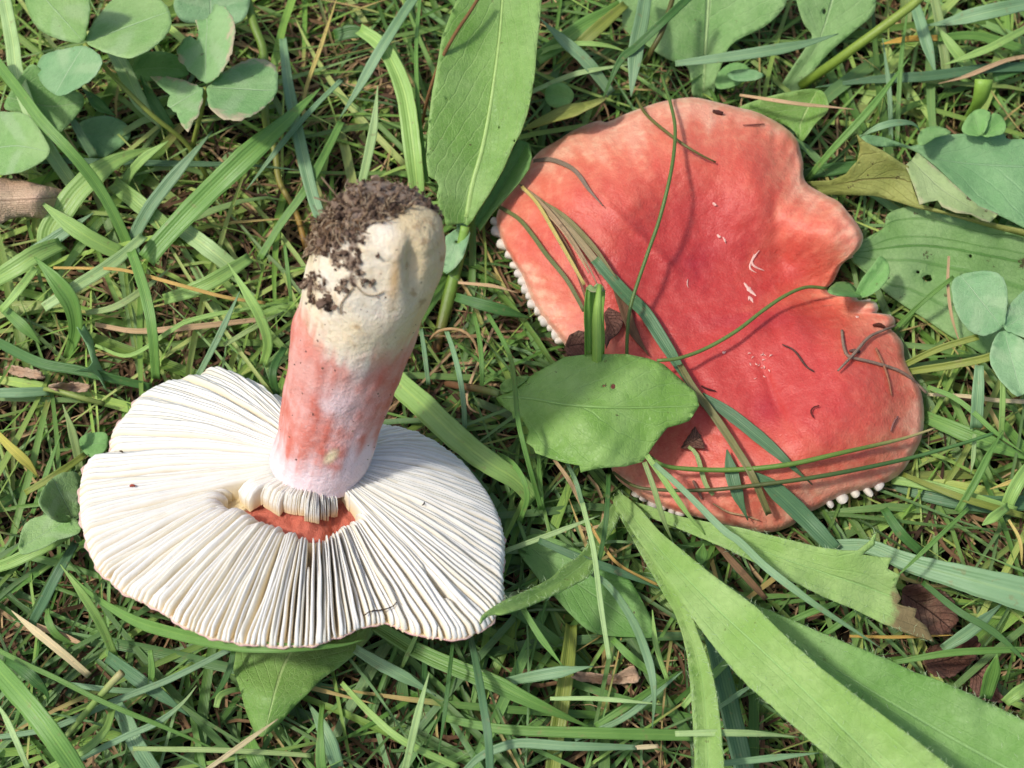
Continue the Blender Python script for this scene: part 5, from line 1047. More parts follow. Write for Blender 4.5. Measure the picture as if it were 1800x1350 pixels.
    ov([(917, 327), (945, 358), (970, 400), (997, 447), (1027, 500)], [5, 6, 6, 5], None, 4.0, 'yel', 'thin straw yellow blade on the cap fold', tip=(0, 0))
    ov([(1210, 785), (1225, 800), (1240, 850), (1254, 870)], [5, 8, 8, 6], None, 3.0, 'pgrn', 'short slender blade across the two long stems on the cap', tip=(0, 0))
    blade([(1137, 800), (1165, 840), (1210, 905), (1240, 940)], [9, 10, 9, 6], [30, 29, 27, 23], 'lt', 'bright blade falling from the toothed leaf over the cap rim', tip=(0, 1))
    blade([(1150, 815), (1200, 860), (1270, 930), (1300, 952), (1350, 1000), (1433, 1063), (1500, 1107), (1550, 1140)], [8, 11, 13, 13, 13, 12], [30, 32, 33, 34, 36, 36, 33, 28], 'blue', 'long narrow blade lying over the torn hairy leaf', tip=(0, 1))
    blade([(1133, 812), (1150, 860), (1165, 910), (1185, 958)], [8, 9, 9, 7], [29, 28, 25, 18], 'pgrn', 'pale thin blade hanging beside the bright falling blade', tip=(0, 1))
    blade([(1070, 832), (1068, 880), (1062, 940), (1050, 1000)], [7, 8, 8, 7], [24, 26, 24, 20], 'dark', 'dark thin stem hanging at the rosette heart', tip=(0, 0))
    e = empty('cut_stalk', P(1043, 640, 6)[0]); tag(e, 'bright green cut hollow stalk standing on the cap by the toothed leaf', 'stalk')
    blade([(1045, 648), (1046, 600), (1044, 550), (1047, 508)], [30, 33, 34, 33], [27, 32, 35, 38], (142, 190, 78), '', name='shaft', parent=e, tip=(0, 0), fold=0.42)
    blade([(1049, 648), (1050, 600), (1049, 560), (1053, 512), (1054, 500)], [17, 19, 19, 15, 8], [29, 34, 37, 40, 41], (164, 206, 96), '', name='torn_side', parent=e, tip=(0, 0), fold=-0.3, twist=0.3)
    blade([(1034, 640), (1034, 580), (1033, 530), (1035, 505)], [12, 13, 12, 7], [28, 33, 36, 38.5], (120, 170, 62), '', name='torn_side', parent=e, tip=(0, 0), fold=0.3, twist=-0.4)
    leaf('cut_edge', [(1030, 508), (1036, 500), (1044, 505), (1050, 498), (1060, 503), (1063, 510), (1052, 513), (1040, 512)], [(1030, 507), (1063, 507)], [(1046, 506, 39)], L_flap, e, wave=0.8, fold=0.4, spacing=4, smooth=False, seed=77)
    for lb, oo, zz, sd in (('dark shrivelled leaf bit left of the hollow stalk on the cap', q('E', [(1180, 480), (1205, 420), (1250, 392), (1290, 400), (1300, 470), (1290, 520), (1230, 530), (1190, 520)]), 24, 71),
                       ('dark shrivelled leaf bit right of the hollow stalk on the cap', q('E', [(1385, 300), (1410, 270), (1450, 290), (1490, 310), (1480, 370), (1450, 420), (1420, 440), (1400, 485), (1385, 430), (1400, 370)]), 24, 72),
                       ('dark brown three cornered flake in the cap hollow', [(1196, 788), (1208, 770), (1222, 750), (1232, 768), (1239, 788), (1220, 786)], 19, 73)):
        c = np.mean(oo, 0); zc = float(cap2_z(np.array(c[0]), np.array(c[1]))) + 1.6
        lb = {71: 'dark shrivelled round leaf bit at the cap rim beside the hollow stalk', 72: 'dark ragged shrivelled leaf bit between hollow stalk and bent blade'}.get(sd, lb)
        o = leaf('shrivelled_leaf', oo, [oo[0], tuple(c), oo[len(oo) // 2]], [(c[0], c[1], zc)], L_dead, wave=1.1, fold=1.0, spacing=5, seed=sd, smooth=False); tag(o, lb, 'leaf')
    def twig(pl, r, label, colr=(150, 128, 110), lift=0.9, name='dry_twig'):
        p = catmull(pl, max(8, int(sum(math.dist(pl[i], pl[i + 1]) for i in range(len(pl) - 1)) / 5)))
        z = cap2_z(p[:, 0], p[:, 1]) + lift
        o = tube(name, np.concatenate([p, z[:, None]], 1), r, lin(colr), M_twig, raw=True, sides=5); tag(o, label, 'twig')
    twig(q('F', [(840, 392), (845, 450), (858, 505), (885, 532), (1000, 560), (1130, 600), (1210, 650), (1285, 722)]), [2.6, 3.2, 3.2, 2.6], 'long bent grey dry twig lying on the cap')
    twig(q('F', [(818, 605), (900, 520), (980, 430), (1050, 395), (1125, 365)]), [1.8, 3.2, 3, 2], 'straight grey dry twig crossing the long bent one', lift=1.9)
    twig(q('F', [(1018, 485), (1060, 575), (1085, 650), (1102, 735)]), [2.4, 2.2, 1.2], 'short brown twig pointing to the cap rim under the long bent twig', (160, 110, 84))
    twig(q('F', [(525, 466), (590, 500), (650, 580), (692, 608)]), [1.2, 2.0, 2.0, 1.4], 'dark thin twig alone near the pale scar on the cap', (96, 70, 62))
    twig(q('F', [(720, 790), (690, 798), (676, 822), (690, 852)]), [1.2, 1.5, 1.0], 'tiny dark curl of stem on the near lobe of the cap', (104, 50, 44))
    twig(q('F', [(1135, 845), (1112, 880), (1098, 925)]), [1.6, 2.2, 1.2], 'small reddish grey chip near the broad rim of the cap', (150, 104, 96))
    twig(q('F', [(55, 1185), (80, 1230), (102, 1282)]), [2.4, 3.0, 2.2], 'short grey stub below the dark olive stem on the cap', (150, 116, 100))
    twig(q('C', [(318, 660), (370, 658), (432, 654)]), [1.0, 1.8, 1.0], 'tiny grey twig on the far side of the cap', (140, 84, 70))
    twig(q('C', [(160, 585), (185, 592), (214, 598)]), [3.0, 5.0, 3.2], 'dark crumb of bark on the far side of the cap', (78, 46, 40))
    twig(q('F', [(1005, 365), (1035, 362), (1065, 375)]), [2.5, 4.5, 2.5], 'dark brown crumb at the crimped rim', (92, 50, 38))
    twig(q('F', [(100, 685), (130, 700), (175, 712)]), [1.8, 2.0, 1.0], 'short dark splinter beside the toothed leaf tip', (84, 44, 40))
    twig([(1253, 885), (1280, 900), (1312, 907), (1335, 915)], [1.2, 2.2, 2.0, 1.0], 'straw splinter lying near the near rim of the cap', (196, 160, 120))
    twig(q('F', [(880, 500), (905, 500), (935, 505)]), [2.0, 5.0, 2.4], 'grey crumb caught between the crossed twigs', (112, 88, 80), 0.6)
    for pl, r_, c_, lb in (([(640, 1082), (652, 1074), (672, 1072), (690, 1066), (697, 1058)], [1.0, 1.2, 0.9], (70, 56, 46), 'black hair thin rootlet lying on the near gills'),
                       ([(228, 855), (232, 853), (237, 854)], [1.5, 2.6, 1.5], (170, 80, 64), 'tiny red crumb lying on the pale gills'),
                       ([(210, 793), (213, 793), (216, 795)], [1.0, 1.8, 1.0], (84, 72, 52), 'tiny olive speck on the gills near the wavy rim'),
                       ([(742, 888), (745, 886), (746, 882)], [0.8, 1.2, 0.8], (60, 50, 42), 'tiny dark speck on the gills beyond the stem')):
        o = tube('rootlet' if len(pl) > 3 else 'crumb', np.array([(x, y, gill_z(x, y)) for x, y in pl]), r_, lin(c_), M_twig, sides=5); tag(o, lb, 'debris')
    # right side
    B('F', [(1850, 410), (1650, 520), (1450, 570), (1180, 612)], [12, 13, 13, 11], [26, 23, 19, 13], 'olive', 'olive clover stalk under the bluish clover', name='clover_stalk', cat='stalk', tip=(0, 0), fold=0.35, mat=M_blade)
    B('F', [(1560, 425), (1350, 490), (1160, 580)], [10, 11, 10], [24, 20, 14], 'olive', 'shorter olive stalk above the olive clover stalk', name='clover_stalk', cat='stalk', tip=(0, 0), fold=0.35, mat=M_blade)
    B('F', [(1430, 110), (1280, 230), (1110, 395)], [7, 8, 8], [25, 22, 14], 'mid', 'slim green blade over the ribbed leaf', tip=(0, 0))
    B('F', [(1405, 0), (1400, 150), (1420, 320), (1470, 480)], [4, 5, 5, 4], [25, 23, 20, 16], 'tan', 'thin tan dry stem hanging over the ribbed leaf', name='straw', cat='straw')
    B('F', [(1565, 575), (1560, 700), (1550, 910)], [15, 22, 22], [24, 22, 16], 'blue', 'upright bluish cut blade near the bluish clover', tip=(0, 0))
    B('F', [(1690, 600), (1688, 780), (1680, 960)], [8, 10, 9], [24, 21, 14], 'lt', 'thin bright upright blade with pale cut tip', tip=(0, 0), tipc=None)
    B('F', [(1265, 840), (1450, 920), (1650, 1000), (1850, 1080)], [20, 27, 28, 20], [9, 13, 14, 12], 'mid', 'broad green blade coming out from under the round side of the cap', tip=(0, 1))
    B('F', [(1100, 1180), (1300, 1210), (1500, 1270), (1760, 1350)], [14, 18, 20, 18], [9, 12, 14, 13], 'lt', 'long light blade below the round side of the cap', tip=(0, 0))
    B('F', [(1160, 1150), (1330, 1220), (1520, 1290), (1800, 1370)], [8, 11, 12, 10], [11, 15, 16, 14], 'olive', 'slim olive blade over the long light blade', tip=(0, 0))
    B('F', [(1090, 1200), (1250, 1250), (1450, 1290), (1650, 1310), (1850, 1300)], [14, 26, 30, 26], [6, 10, 12, 11], 'dblue', 'wide dusky blade low beneath the long light blade', tip=(0, 0))
    B('F', [(1290, 690), (1420, 740), (1530, 820), (1650, 930), (1800, 1040)], [8, 9, 9, 7], [17, 19, 19, 17], 'mid', 'thin green blade curving away from the round side of the cap', tip=(0, 1))
    B('F', [(1290, 730), (1500, 740), (1650, 760), (1850, 770)], [5, 7, 7], [12, 14, 13], 'straw', 'level straw stem in the fine grass', name='straw', cat='straw', tip=(0, 0))
    B('F', [(1450, 1350), (1540, 1200), (1620, 1040), (1690, 920)], [12, 14, 13, 9], [14, 18, 20, 20], 'mid', 'green blade sloping through the fine grass past the straw stem', tip=(0, 1))
    B('F', [(1540, 940), (1535, 1050), (1520, 1150)], [6, 8, 5], [19, 17, 14], 'pale', 'small pale blade hanging in the fine grass', tip=(0, 1))
    B('F', [(1850, 1160), (1740, 1190), (1620, 1230)], [6, 8, 5], [15, 16, 14], 'yel', 'yellow withered tip in the fine grass', tip=(0, 1))
    B('F', [(1700, 1350), (1740, 1250), (1800, 1150), (1850, 1080)], [20, 24, 24, 18], [12, 16, 18, 17], 'lt', 'broad bright blade end beside the yellow withered tip', tip=(0, 0))
    # centre gap
    B('E', [(250, 620), (330, 700), (420, 780), (600, 950), (780, 1090), (920, 1180), (1020, 1290)], [40, 44, 44, 42, 36, 28], [12, 16, 20, 22, 20, 14], 'lt', 'broad light blade running beneath the stem of the upturned mushroom', tip=(0, 0), fold=0.12)
    B('E', [(770, 300), (870, 480), (905, 600), (930, 850), (965, 1010), (1055, 1340)], [7, 8, 8, 8], [14, 18, 30, 37, 32, 20], 'mid', 'thin blade bowed across the petiole of the toothed leaf', tip=(0, 0))
    B('E', [(550, 380), (590, 500), (625, 640), (645, 780), (650, 910)], [7, 9, 9, 8], [14, 17, 17, 13], 'blue', 'thin bluish blade in the dark gap between the mushrooms', tip=(0, 0))
    B('E', [(700, 300), (730, 450), (742, 600), (738, 720)], [6, 8, 8, 6], [12, 16, 17, 13], 'mid', 'thin green upright blade in the dark gap between the mushrooms', tip=(0, 0))
    o = tube('straw', q3('E', [(470, 440, 9), (500, 405, 12), (560, 385, 15), (640, 395, 17), (700, 450, 16), (732, 545, 12)]), [2.6, 3, 3, 2.4], lin((184, 152, 108)), M_twig); tag(o, 'tan hooped dry stem in the dark gap beside the stem', 'straw')
    B('E', [(600, 215), (740, 255), (850, 285), (1010, 330)], [14, 20, 19, 10], [15, 17, 16, 12], 'dark', 'dark level blade ending at the white gill beads of the cap', tip=(0, 1))
    B('E', [(615, 140), (800, 158), (930, 195)], [4, 6, 4], [12, 14, 13], 'tan', 'tan dry stem above the dark level blade', name='straw', cat='straw')
    B('E', [(420, 380), (440, 520), (460, 680)], [6, 8, 7], [10, 14, 10], 'blue', 'small bluish blade close to the pink stem side', tip=(0, 0))
    B('E', [(820, 1040), (900, 1090), (960, 1180), (980, 1280), (940, 1400)], [6, 9, 9, 8], [16, 21, 22, 19, 14], 'mid', 'curved thin blade hooking over the broad light blade', tip=(0, 0))
    B('E', [(1040, 1040), (1045, 1150), (1060, 1340)], [6, 8, 7], [12, 15, 12], 'mid', 'thin straight blade below the toothed leaf teeth', tip=(0, 0))
    B('E', [(1120, 1070), (1200, 1180), (1260, 1300), (1290, 1400)], [5, 7, 7, 5], [14, 16, 14, 10], 'tan', 'tan dry stem below the toothed leaf', name='straw', cat='straw')
    B('E', [(1190, 1090), (1240, 1200), (1290, 1380)], [6, 8, 7], [16, 17, 12], 'blue', 'thin bluish blade next to the tan stem below the toothed leaf', tip=(0, 0))
    B('E', [(800, 380), (660, 760), (820, 860)], [4, 4, 4], [8, 9, 8], 'tan', 'faint tan straw low in the dark gap', name='straw', cat='straw')
    # left side
    B('D', [(345, 545), (395, 400), (370, 250), (290, 130), (178, 2)], [12, 24, 32, 34, 22], [6, 16, 24, 28, 28], 'mid', 'thick bright green curved blade with pale edge', tip=(0, 1), fold=0.3)
    B('D', [(228, 272), (400, 160), (600, 30), (760, -110)], [16, 20, 22, 16], [22, 24, 23, 18], 'pale', 'pale cut ended blade crossing behind the curved blade', tip=(0, 0))
    B('D', [(690, -30), (760, 180), (800, 380), (822, 650)], [17, 19, 18, 15], [25, 26, 23, 12], 'mid', 'long straight blade down to the white cap rim', tip=(0, 0))
    B('D', [(1385, 580), (1412, 460), (1370, 320), (1290, 180), (1200, 35)], [14, 17, 18, 16, 10], [10, 18, 24, 27, 28], 'lt', 'bright curved blade beside the pink stem, tip pale')
    B('D', [(1040, 640), (1150, 430), (1265, 185)], [9, 11, 9], [14, 20, 23], 'blue', 'slim bluish grooved blade rising from the white cap rim', tip=(0, 1))
    B('D', [(860, 230), (1000, 185), (1150, 115), (1320, 5)], [18, 25, 25, 18], [13, 17, 18, 15], 'lt', 'broad light blade across the grass near the soiled stem foot', tip=(0, 0))
    B('D', [(280, 62), (450, 65), (650, 75), (900, 140), (1180, 215), (1400, 248)], [4, 5, 6, 6, 5], [20, 23, 24, 24, 22, 18], (212, 178, 104), 'long yellow dry stem crossing the grass beside the stem', name='straw', cat='straw', tip=(0, 0), mat=M_dry)
    B('D', [(-40, 440), (200, 560), (400, 600), (650, 660), (800, 692)], [16, 18, 17, 12], [13, 16, 16, 12], 'dark', 'dark level blade behind the lobed bluish leaf', tip=(0, 0))
    B('D', [(500, 470), (680, 525), (890, 400), (1000, 340), (1250, 285), (1520, 248)], [5, 7, 8, 7, 5], [12, 15, 20, 21, 20, 16], 'lt', 'thin bright wavy blade touching the stem side', tip=(0, 1))
    B('D', [(-40, 722), (100, 720), (260, 712)], [16, 17, 14], [16, 16, 14], 'blue', 'short bluish blade joined to an olive stalk', tip=(0, 0))
    o = tube('grass_stalk', q3('D', [(230, 700, 14), (320, 715, 16), (430, 748, 16), (550, 780, 13)]), [4.5, 5, 5, 4.5], lin((150, 168, 88)), M_stalk); tag(o, 'olive jointed stalk ending in a frayed node', 'stalk')
    B('D', [(425, 1140), (380, 930), (330, 782)], [14, 15, 9], [8, 17, 21], 'pgrn', 'upright pale blade at the white cap edge')
    B('D', [(170, 1360), (250, 1130), (322, 930)], [7, 9, 6], [10, 14, 16], 'mid', 'slim green blade beside the pale clover leaflets', tip=(0, 1))
    B('D', [(130, 1250), (300, 1150), (450, 1045)], [10, 13, 10], [15, 17, 15], 'olive', 'olive blade over the pale clover leaflet', tip=(0, 0))
    B('D', [(-30, 920), (40, 995), (110, 1060), (160, 1110), (205, 1175)], [10, 14, 17, 18, 12], [15, 17, 16, 12], (196, 190, 92), 'yellowing withered blade near the pale clover leaflets', tip=(0, 1), mat=M_dry)
    B('D', [(-40, 130), (60, 70), (190, -10), (330, -70)], [26, 34, 32, 24], [17, 20, 20, 16], 'lt', 'broad light blade under the pale cut ended blade', tip=(0, 0))
    B('D', [(0, 290), (80, 200), (190, 60)], [10, 15, 13], [18, 21, 20], 'lt', 'narrow light blade beside the thick bright curved blade', tip=(0, 0))
    B('D', [(0, 260), (120, 370), (220, 470)], [14, 20, 14], [16, 17, 13], 'mid', 'short mid green blade below the thick bright curved blade', tip=(0, 1))
    B('D', [(450, 300), (600, 270), (750, 180), (900, 60)], [8, 12, 12, 8], [17, 20, 20, 16], 'pgrn', 'dull green blade meeting the long straight blade', tip=(0, 1))
    B('D', [(1500, -60), (1520, 100), (1535, 240)], [5, 7, 5], [26, 25, 20], 'mid', 'thin upright blade touching the soiled stem foot', tip=(0, 0))
    B('D', [(500, 360), (700, 395), (900, 385), (1150, 360), (1400, 330)], [7, 10, 10, 7], [13, 15, 15, 14, 12], 'tan', 'flat tan straw under the wavy bright blade', name='straw', cat='straw', tip=(0, 0))
    B('D', [(1180, 470), (1350, 370), (1500, 290)], [7, 9, 7], [17, 18, 15], 'pgrn', 'dull slim blade leaning at the pink stem', tip=(0, 1))
    B('D', [(1480, 780), (1450, 700), (1440, 600), (1500, 480)], [8, 13, 14, 10], [9, 14, 16, 14], 'dark', 'dark blade squeezed between white cap and pink stem', tip=(0, 0))
    # bottom
    B('G', [(365, 320), (430, 390), (530, 470), (700, 570), (850, 622), (1050, 670), (1300, 708), (1560, 716), (1800, 702), (1920, 672)], [14, 18, 21, 22, 22, 19, 12], [22, 27, 32, 39, 44, 46, 44, 40], 'mid', 'long curved blade following the near rim of the white gills', tip=(1, 1), fold=0.25)
    B('G', [(602, 760), (530, 590), (430, 430), (318, 278)], [14, 17, 15, 9], [14, 24, 30, 32], 'lt', 'bright pointed blade crossing the long curved blade')
    B('G', [(-60, 790), (0, 850), (130, 1000), (250, 1150), (390, 1350), (430, 1430)], [34, 38, 40, 38, 34], [28, 31, 32, 30, 24], 'mid', 'widest blade with pale midrib standing below the white cap', tip=(0, 0), fold=0.1)
    B('G', [(560, 760), (750, 900), (880, 990), (1002, 1082)], [20, 25, 22, 12], [16, 20, 20, 17], 'dblue', 'broad dusky blade under the bluish crossing blade')
    B('G', [(-30, 720), (150, 810), (300, 880), (560, 1010), (900, 1150), (1220, 1290)], [8, 9, 9, 9, 8], [22, 25, 26, 25, 22, 17], 'mid', 'long thin blade crossing the stalk with the broken end', tip=(0, 1))
    B('G', [(-30, 1190), (150, 1165), (300, 1130), (600, 1000), (900, 880), (1210, 725)], [8, 10, 11, 11, 9], [13, 17, 19, 22, 25, 27], 'blue', 'long bluish blade rising to the long curved blade', tip=(0, 0))
    B('G', [(600, 1000), (660, 1100), (720, 1230), (830, 1400)], [24, 30, 30, 26], [14, 17, 16, 12], 'blue', 'broad bluish blade among the grass below the broken stalk', tip=(0, 0))
    o = tube('grass_stalk', q3('G', [(320, 1215, 8), (420, 1095, 18), (520, 980, 24), (600, 890, 27), (645, 845, 28)]), [4.5, 5.5, 5.5, 6.5], np.array([lin((170, 186, 120)), lin((150, 180, 96)), lin((150, 180, 96)), lin((196, 186, 130))]), M_stalk); tag(o, 'light grass stalk with a broken frayed end', 'stalk')
    B('G', [(230, 1370), (360, 1300), (470, 1240), (560, 1140), (592, 1035)], [12, 14, 14, 12], [14, 20, 23, 22, 17], 'lt', 'bright bowed blade curling past the widest blade', tip=(0, 0))
    B('G', [(410, 1310), (650, 1190), (830, 1110), (960, 1010), (1038, 915)], [9, 11, 11, 8], [15, 20, 22, 23, 23], 'blue', 'bluish bent blade with pale tip over the broad bluish blade', tipc=('pale', 0.7))
    B('G', [(60, 520), (150, 600), (250, 680), (360, 770), (470, 865)], [12, 15, 14, 12], [11, 14, 14, 11], 'straw', 'thick straw lying below the white cap', name='straw', cat='straw', tip=(1, 0))
    B('G', [(190, 600), (320, 650), (480, 715)], [9, 11, 7], [11, 12, 11], 'tan', 'shorter tan straw next to the thick straw', name='straw', cat='straw', tip=(0, 1))
    B('G', [(1090, 1360), (1300, 1210), (1465, 1092)], [7, 9, 6], [26, 28, 29], 'straw', 'pale straw crossing the tip of the pointed leaf', name='straw', cat='straw')
    B('G', [(700, 1248), (1100, 1255), (1400, 1268), (1640, 1285)], [7, 9, 9, 7], [20, 22, 22, 20], 'pgrn', 'level pale green blade below the pointed leaf', tip=(0, 0))
    B('G', [(-30, 990), (30, 1090), (90, 1220), (150, 1360)], [8, 11, 10, 8], [26, 29, 29, 26], 'pale', 'slim pale blade parallel to the widest blade', tip=(1, 0))
    B('G', [(790, 730), (800, 850), (775, 970)], [8, 12, 8], [24, 22, 18], 'mid', 'short hanging blade below the long curved blade', tip=(0, 1))
    B('G', [(160, 600), (230, 470), (300, 330), (400, 160)], [14, 18, 17, 12], [10, 16, 19, 18], 'dblue', 'dusky blade leaning at the white cap edge', tip=(0, 0))
    B('G', [(-40, 300), (60, 265), (200, 200), (420, 105)], [18, 22, 20, 12], [14, 17, 17, 15], 'lt', 'light blade below the pale clover leaflets', tip=(0, 1))
    B('G', [(20, 780), (120, 830), (240, 950), (250, 1010)], [14, 24, 20, 10], [12, 16, 15, 11], 'dark', 'dark broad blade behind the widest blade', tip=(0, 1))
    B('G', [(370, 910), (600, 940), (780, 945)], [8, 10, 8], [17, 19, 17], 'blue', 'short bluish level blade crossing the long thin blade', tip=(0, 0))
    B('G', [(260, 480), (250, 560), (300, 650), (420, 710)], [10, 14, 12, 8], [13, 15, 13, 10], 'mid', 'small bowed blade beside the thick straw', tip=(1, 1))
    B('G', [(1230, 730), (1210, 830), (1160, 930), (1100, 1000)], [8, 10, 9, 6], [20, 19, 17, 13], 'dark', 'dark thin blade at the edge of the pointed leaf', tip=(0, 1))
    B('G', [(1140, 1030), (1160, 970), (1210, 945), (1260, 935)], [9, 11, 10, 8], [22, 22, 21, 19], 'lt', 'short hooked light blade beside the pointed leaf', tip=(0, 0))
    B('G', [(1300, 1180), (1330, 1260), (1400, 1400)], [24, 30, 24], [13, 16, 14], 'mid', 'broad blade under the pale straw', tip=(0, 0))
    B('G', [(1700, 1010), (1690, 1120), (1690, 1300), (1700, 1370)], [8, 9, 16, 18], [20, 22, 22, 20], 'mid', 'stalked blade near the pale upright blade at the bottom', tip=(0, 0))
    B('G', [(1780, 1350), (1740, 1220), (1680, 1100), (1620, 1000)], [22, 26, 22, 12], [12, 16, 16, 12], 'blue', 'broad bluish blade behind the stalked blade', tip=(0, 1))
    B('H', [(170, 590), (280, 660), (400, 730), (600, 820), (800, 900), (1000, 1000), (1320, 1140)], [22, 27, 29, 29, 27, 20], [16, 20, 22, 24, 24, 22, 16], 'mid', 'long broad grooved blade from under the white cap', tip=(0, 1), fold=0.28)
    B('H', [(665, 600), (690, 700), (720, 850), (750, 1030), (775, 1200), (785, 1400)], [8, 12, 14, 14, 13], [22, 27, 31, 31, 27], 'dblue', 'dark thin blade hanging across the long broad grooved blade', tip=(0, 0))
    B('H', [(870, 895), (1000, 870), (1100, 852), (1328, 814)], [14, 20, 20, 10], [19, 23, 25, 25], 'blue', 'bluish pointed blade over the long broad grooved blade')
    B('H', [(335, 1370), (400, 1080), (462, 850)], [12, 13, 9], [18, 29, 36], 'pale', 'pale upright blade with sharp tip below the white cap')
    B('H', [(540, 1085), (720, 1125), (900, 1150), (1300, 1165), (1850, 1178)], [12, 17, 19, 20, 18], [17, 21, 23, 23, 20], 'mid', 'long level blade below the bluish pointed blade', tip=(0, 0))
    B('H', [(1320, 320), (1400, 380), (1470, 465), (1560, 620), (1630, 820), (1650, 980), (1640, 1140)], [9, 12, 14, 15, 14, 10], [20, 25, 29, 31, 30, 25], 'blue', 'bluish blade bowed over the shaded leaf', tip=(0, 1))
    B('H', [(1270, -50), (1330, 200), (1370, 500), (1412, 775)], [8, 9, 9, 7], [30, 31, 31, 28], 'pale', 'thin pale grooved blade hanging over the shaded leaf', tip=(0, 0))
    B('H', [(955, 505), (1050, 660), (1168, 815)], [9, 12, 7], [27, 27, 25], 'mid', 'short green blade hanging below the hairy leaf', tip=(0, 1))
    B('H', [(865, 205), (1100, 120), (1362, 18)], [8, 9, 7], [19, 23, 25], 'pale', 'thin pale blade beside the right edge of the white gills', tip=(0, 1)) ['label']
    B('H', [(640, 1380), (720, 1300), (820, 1250), (950, 1220), (1200, 1235), (1560, 1242)], [10, 16, 17, 14, 8], [19, 23, 25, 25, 22], 'blue', 'bluish bowed blade running level along the bottom grass', tip=(0, 0))
    B('H', [(1540, 1245), (1600, 1240), (1670, 1236)], [7, 8, 6], [22, 22, 22], 'straw', 'frayed straw end of the bluish bowed blade', name='straw', cat='straw', tip=(0, 0))
    B('H', [(1215, 590), (1200, 750), (1180, 900), (1140, 1150), (1110, 1400)], [20, 25, 27, 27, 25], [12, 14, 14, 13, 10], 'olive', 'broad olive stalk like blade standing under the level blade', tip=(0, 0), fold=0.35)
    B('H', [(300, 860), (350, 750), (410, 620)], [6, 8, 6], [16, 20, 24], 'lt', 'thin light blade up to the white cap rim', tip=(1, 0))
    B('H', [(445, 640), (440, 800), (435, 960)], [7, 9, 8], [20, 17, 12], 'dark', 'dark upright thin blade below the white cap rim', tip=(0, 0))
    B('H', [(590, 680), (570, 850), (540, 1100), (510, 1280)], [5, 7, 7, 5], [28, 29, 28, 24], 'dark', 'very thin dark blade crossing the long broad grooved blade', tip=(0, 1))
    B('H', [(0, 900), (150, 1060), (330, 1210), (620, 1350)], [8, 12, 13, 10], [18, 20, 20, 16], 'lt', 'light bowed blade at the bottom below the pointed leaf', tip=(0, 0))
    B('H', [(70, 720), (200, 800), (350, 880), (500, 970)], [16, 22, 20, 10], [16, 19, 18, 15], 'blue', 'bluish broad blade beside the pointed leaf', tip=(0, 1))
    B('H', [(1100, 985), (1350, 985), (1690, 1015)], [6, 8, 5], [24, 26, 25], 'pale', 'thin pale level blade above the long level blade', tip=(0, 1))
    B('H', [(1230, 1200), (1500, 1080), (1800, 840)], [8, 11, 10], [19, 22, 24], 'blue', 'bluish slanting blade toward the rosette leaves', tip=(0, 1))
    B('H', [(1340, 1130), (1500, 1030), (1650, 930), (1800, 830)], [10, 13, 12, 8], [16, 18, 17, 13], 'mid', 'green blade parallel to the bluish slanting blade', tip=(0, 1))
    B('H', [(1640, 515), (1660, 700), (1720, 890)], [6, 9, 7], [24, 24, 20], 'lt', 'small bright blade at the tip of the shaded leaf', tip=(1, 0))
    B('H', [(1430, 670), (1520, 760), (1620, 840), (1700, 900)], [10, 14, 12, 8], [16, 17, 15, 12], 'mid', 'short green blade beside the tip of the shaded leaf', tip=(0, 0))
    B('H', [(1310, 60), (1380, 180), (1480, 290), (1680, 390)], [4, 5, 5, 4], [20, 21, 20, 17], (204, 168, 96), 'thin orange straw under the rosette', name='straw', cat='straw', tip=(0, 0), mat=M_dry)
    B('H', [(1040, 150), (1250, 240), (1450, 310), (1690, 410)], [10, 14, 14, 8], [22, 23, 22, 18], 'dblue', 'dusky blade under the rosette beside the orange straw', tip=(0, 1))
    # bottom right
    blade([(1470, 958), (1530, 962), (1600, 990), (1700, 1018), (1830, 1052)], [20, 28, 40, 52, 62], [16, 19, 22, 24, 24], 'blue', 'wide ribbed bluish blade with a dark blotch', tip=(0, 0), fold=0.12)
    B('I', [(1510, -20), (1300, 180), (1110, 360)], [6, 8, 6], [30, 31, 29], 'mid', 'thin blade crossing the wide blotched blade', tip=(0, 1))
    B('I', [(1265, 370), (1450, 520), (1650, 640), (1850, 830)], [9, 12, 12, 10], [19, 22, 23, 22], 'dark', 'dark blade below the wide blotched blade', tip=(0, 1))
    B('I', [(1110, 795), (1400, 745), (1600, 732), (1850, 725)], [8, 12, 12, 9], [21, 24, 24, 21], 'mid', 'level green blade over the dead leaves', tip=(0, 0))
    B('I', [(1370, 725), (1500, 640), (1600, 560), (1690, 478)], [16, 22, 21, 12], [19, 21, 21, 18], 'blue', 'short bluish blade over the reddish dead leaf')
    B('I', [(1595, 990), (1630, 870), (1660, 750)], [20, 30, 18], [15, 22, 27], 'mid', 'small broad upright leaf blade at the dark hole')
    B('I', [(1700, 1010), (1760, 960), (1850, 900)], [18, 22, 16], [24, 26, 24], 'lt', 'light blade end beside the small upright leaf blade', tip=(0, 0))
    B('I', [(150, 640), (190, 780), (230, 950), (330, 1380)], [26, 34, 36, 34], [14, 17, 18, 16], 'dblue', 'wide dusky blade between the rosette leaves', tip=(0, 0))
    B('I', [(-40, 1170), (200, 1165), (400, 1170), (612, 1188)], [9, 12, 11, 7], [33, 34, 33, 29], 'pale', 'pale level blade crossing the narrow rosette leaf', tip=(0, 1))
    B('I', [(180, 1330), (450, 1300), (720, 1270)], [10, 12, 7], [26, 28, 27], 'blue', 'bluish level blade below the pale level blade', tip=(0, 1))
    B('I', [(95, 290), (100, 240), (110, 168)], [8, 24, 10], [16, 18, 20], 'mid', 'small pointed blade between rosette leaves and the torn leaf', tip=(1, 1)) ['label']
    B('I', [(560, 580), (700, 520), (830, 475)], [10, 12, 8], [17, 19, 18], 'mid', 'short blade beneath the torn hairy leaf', tip=(0, 0))
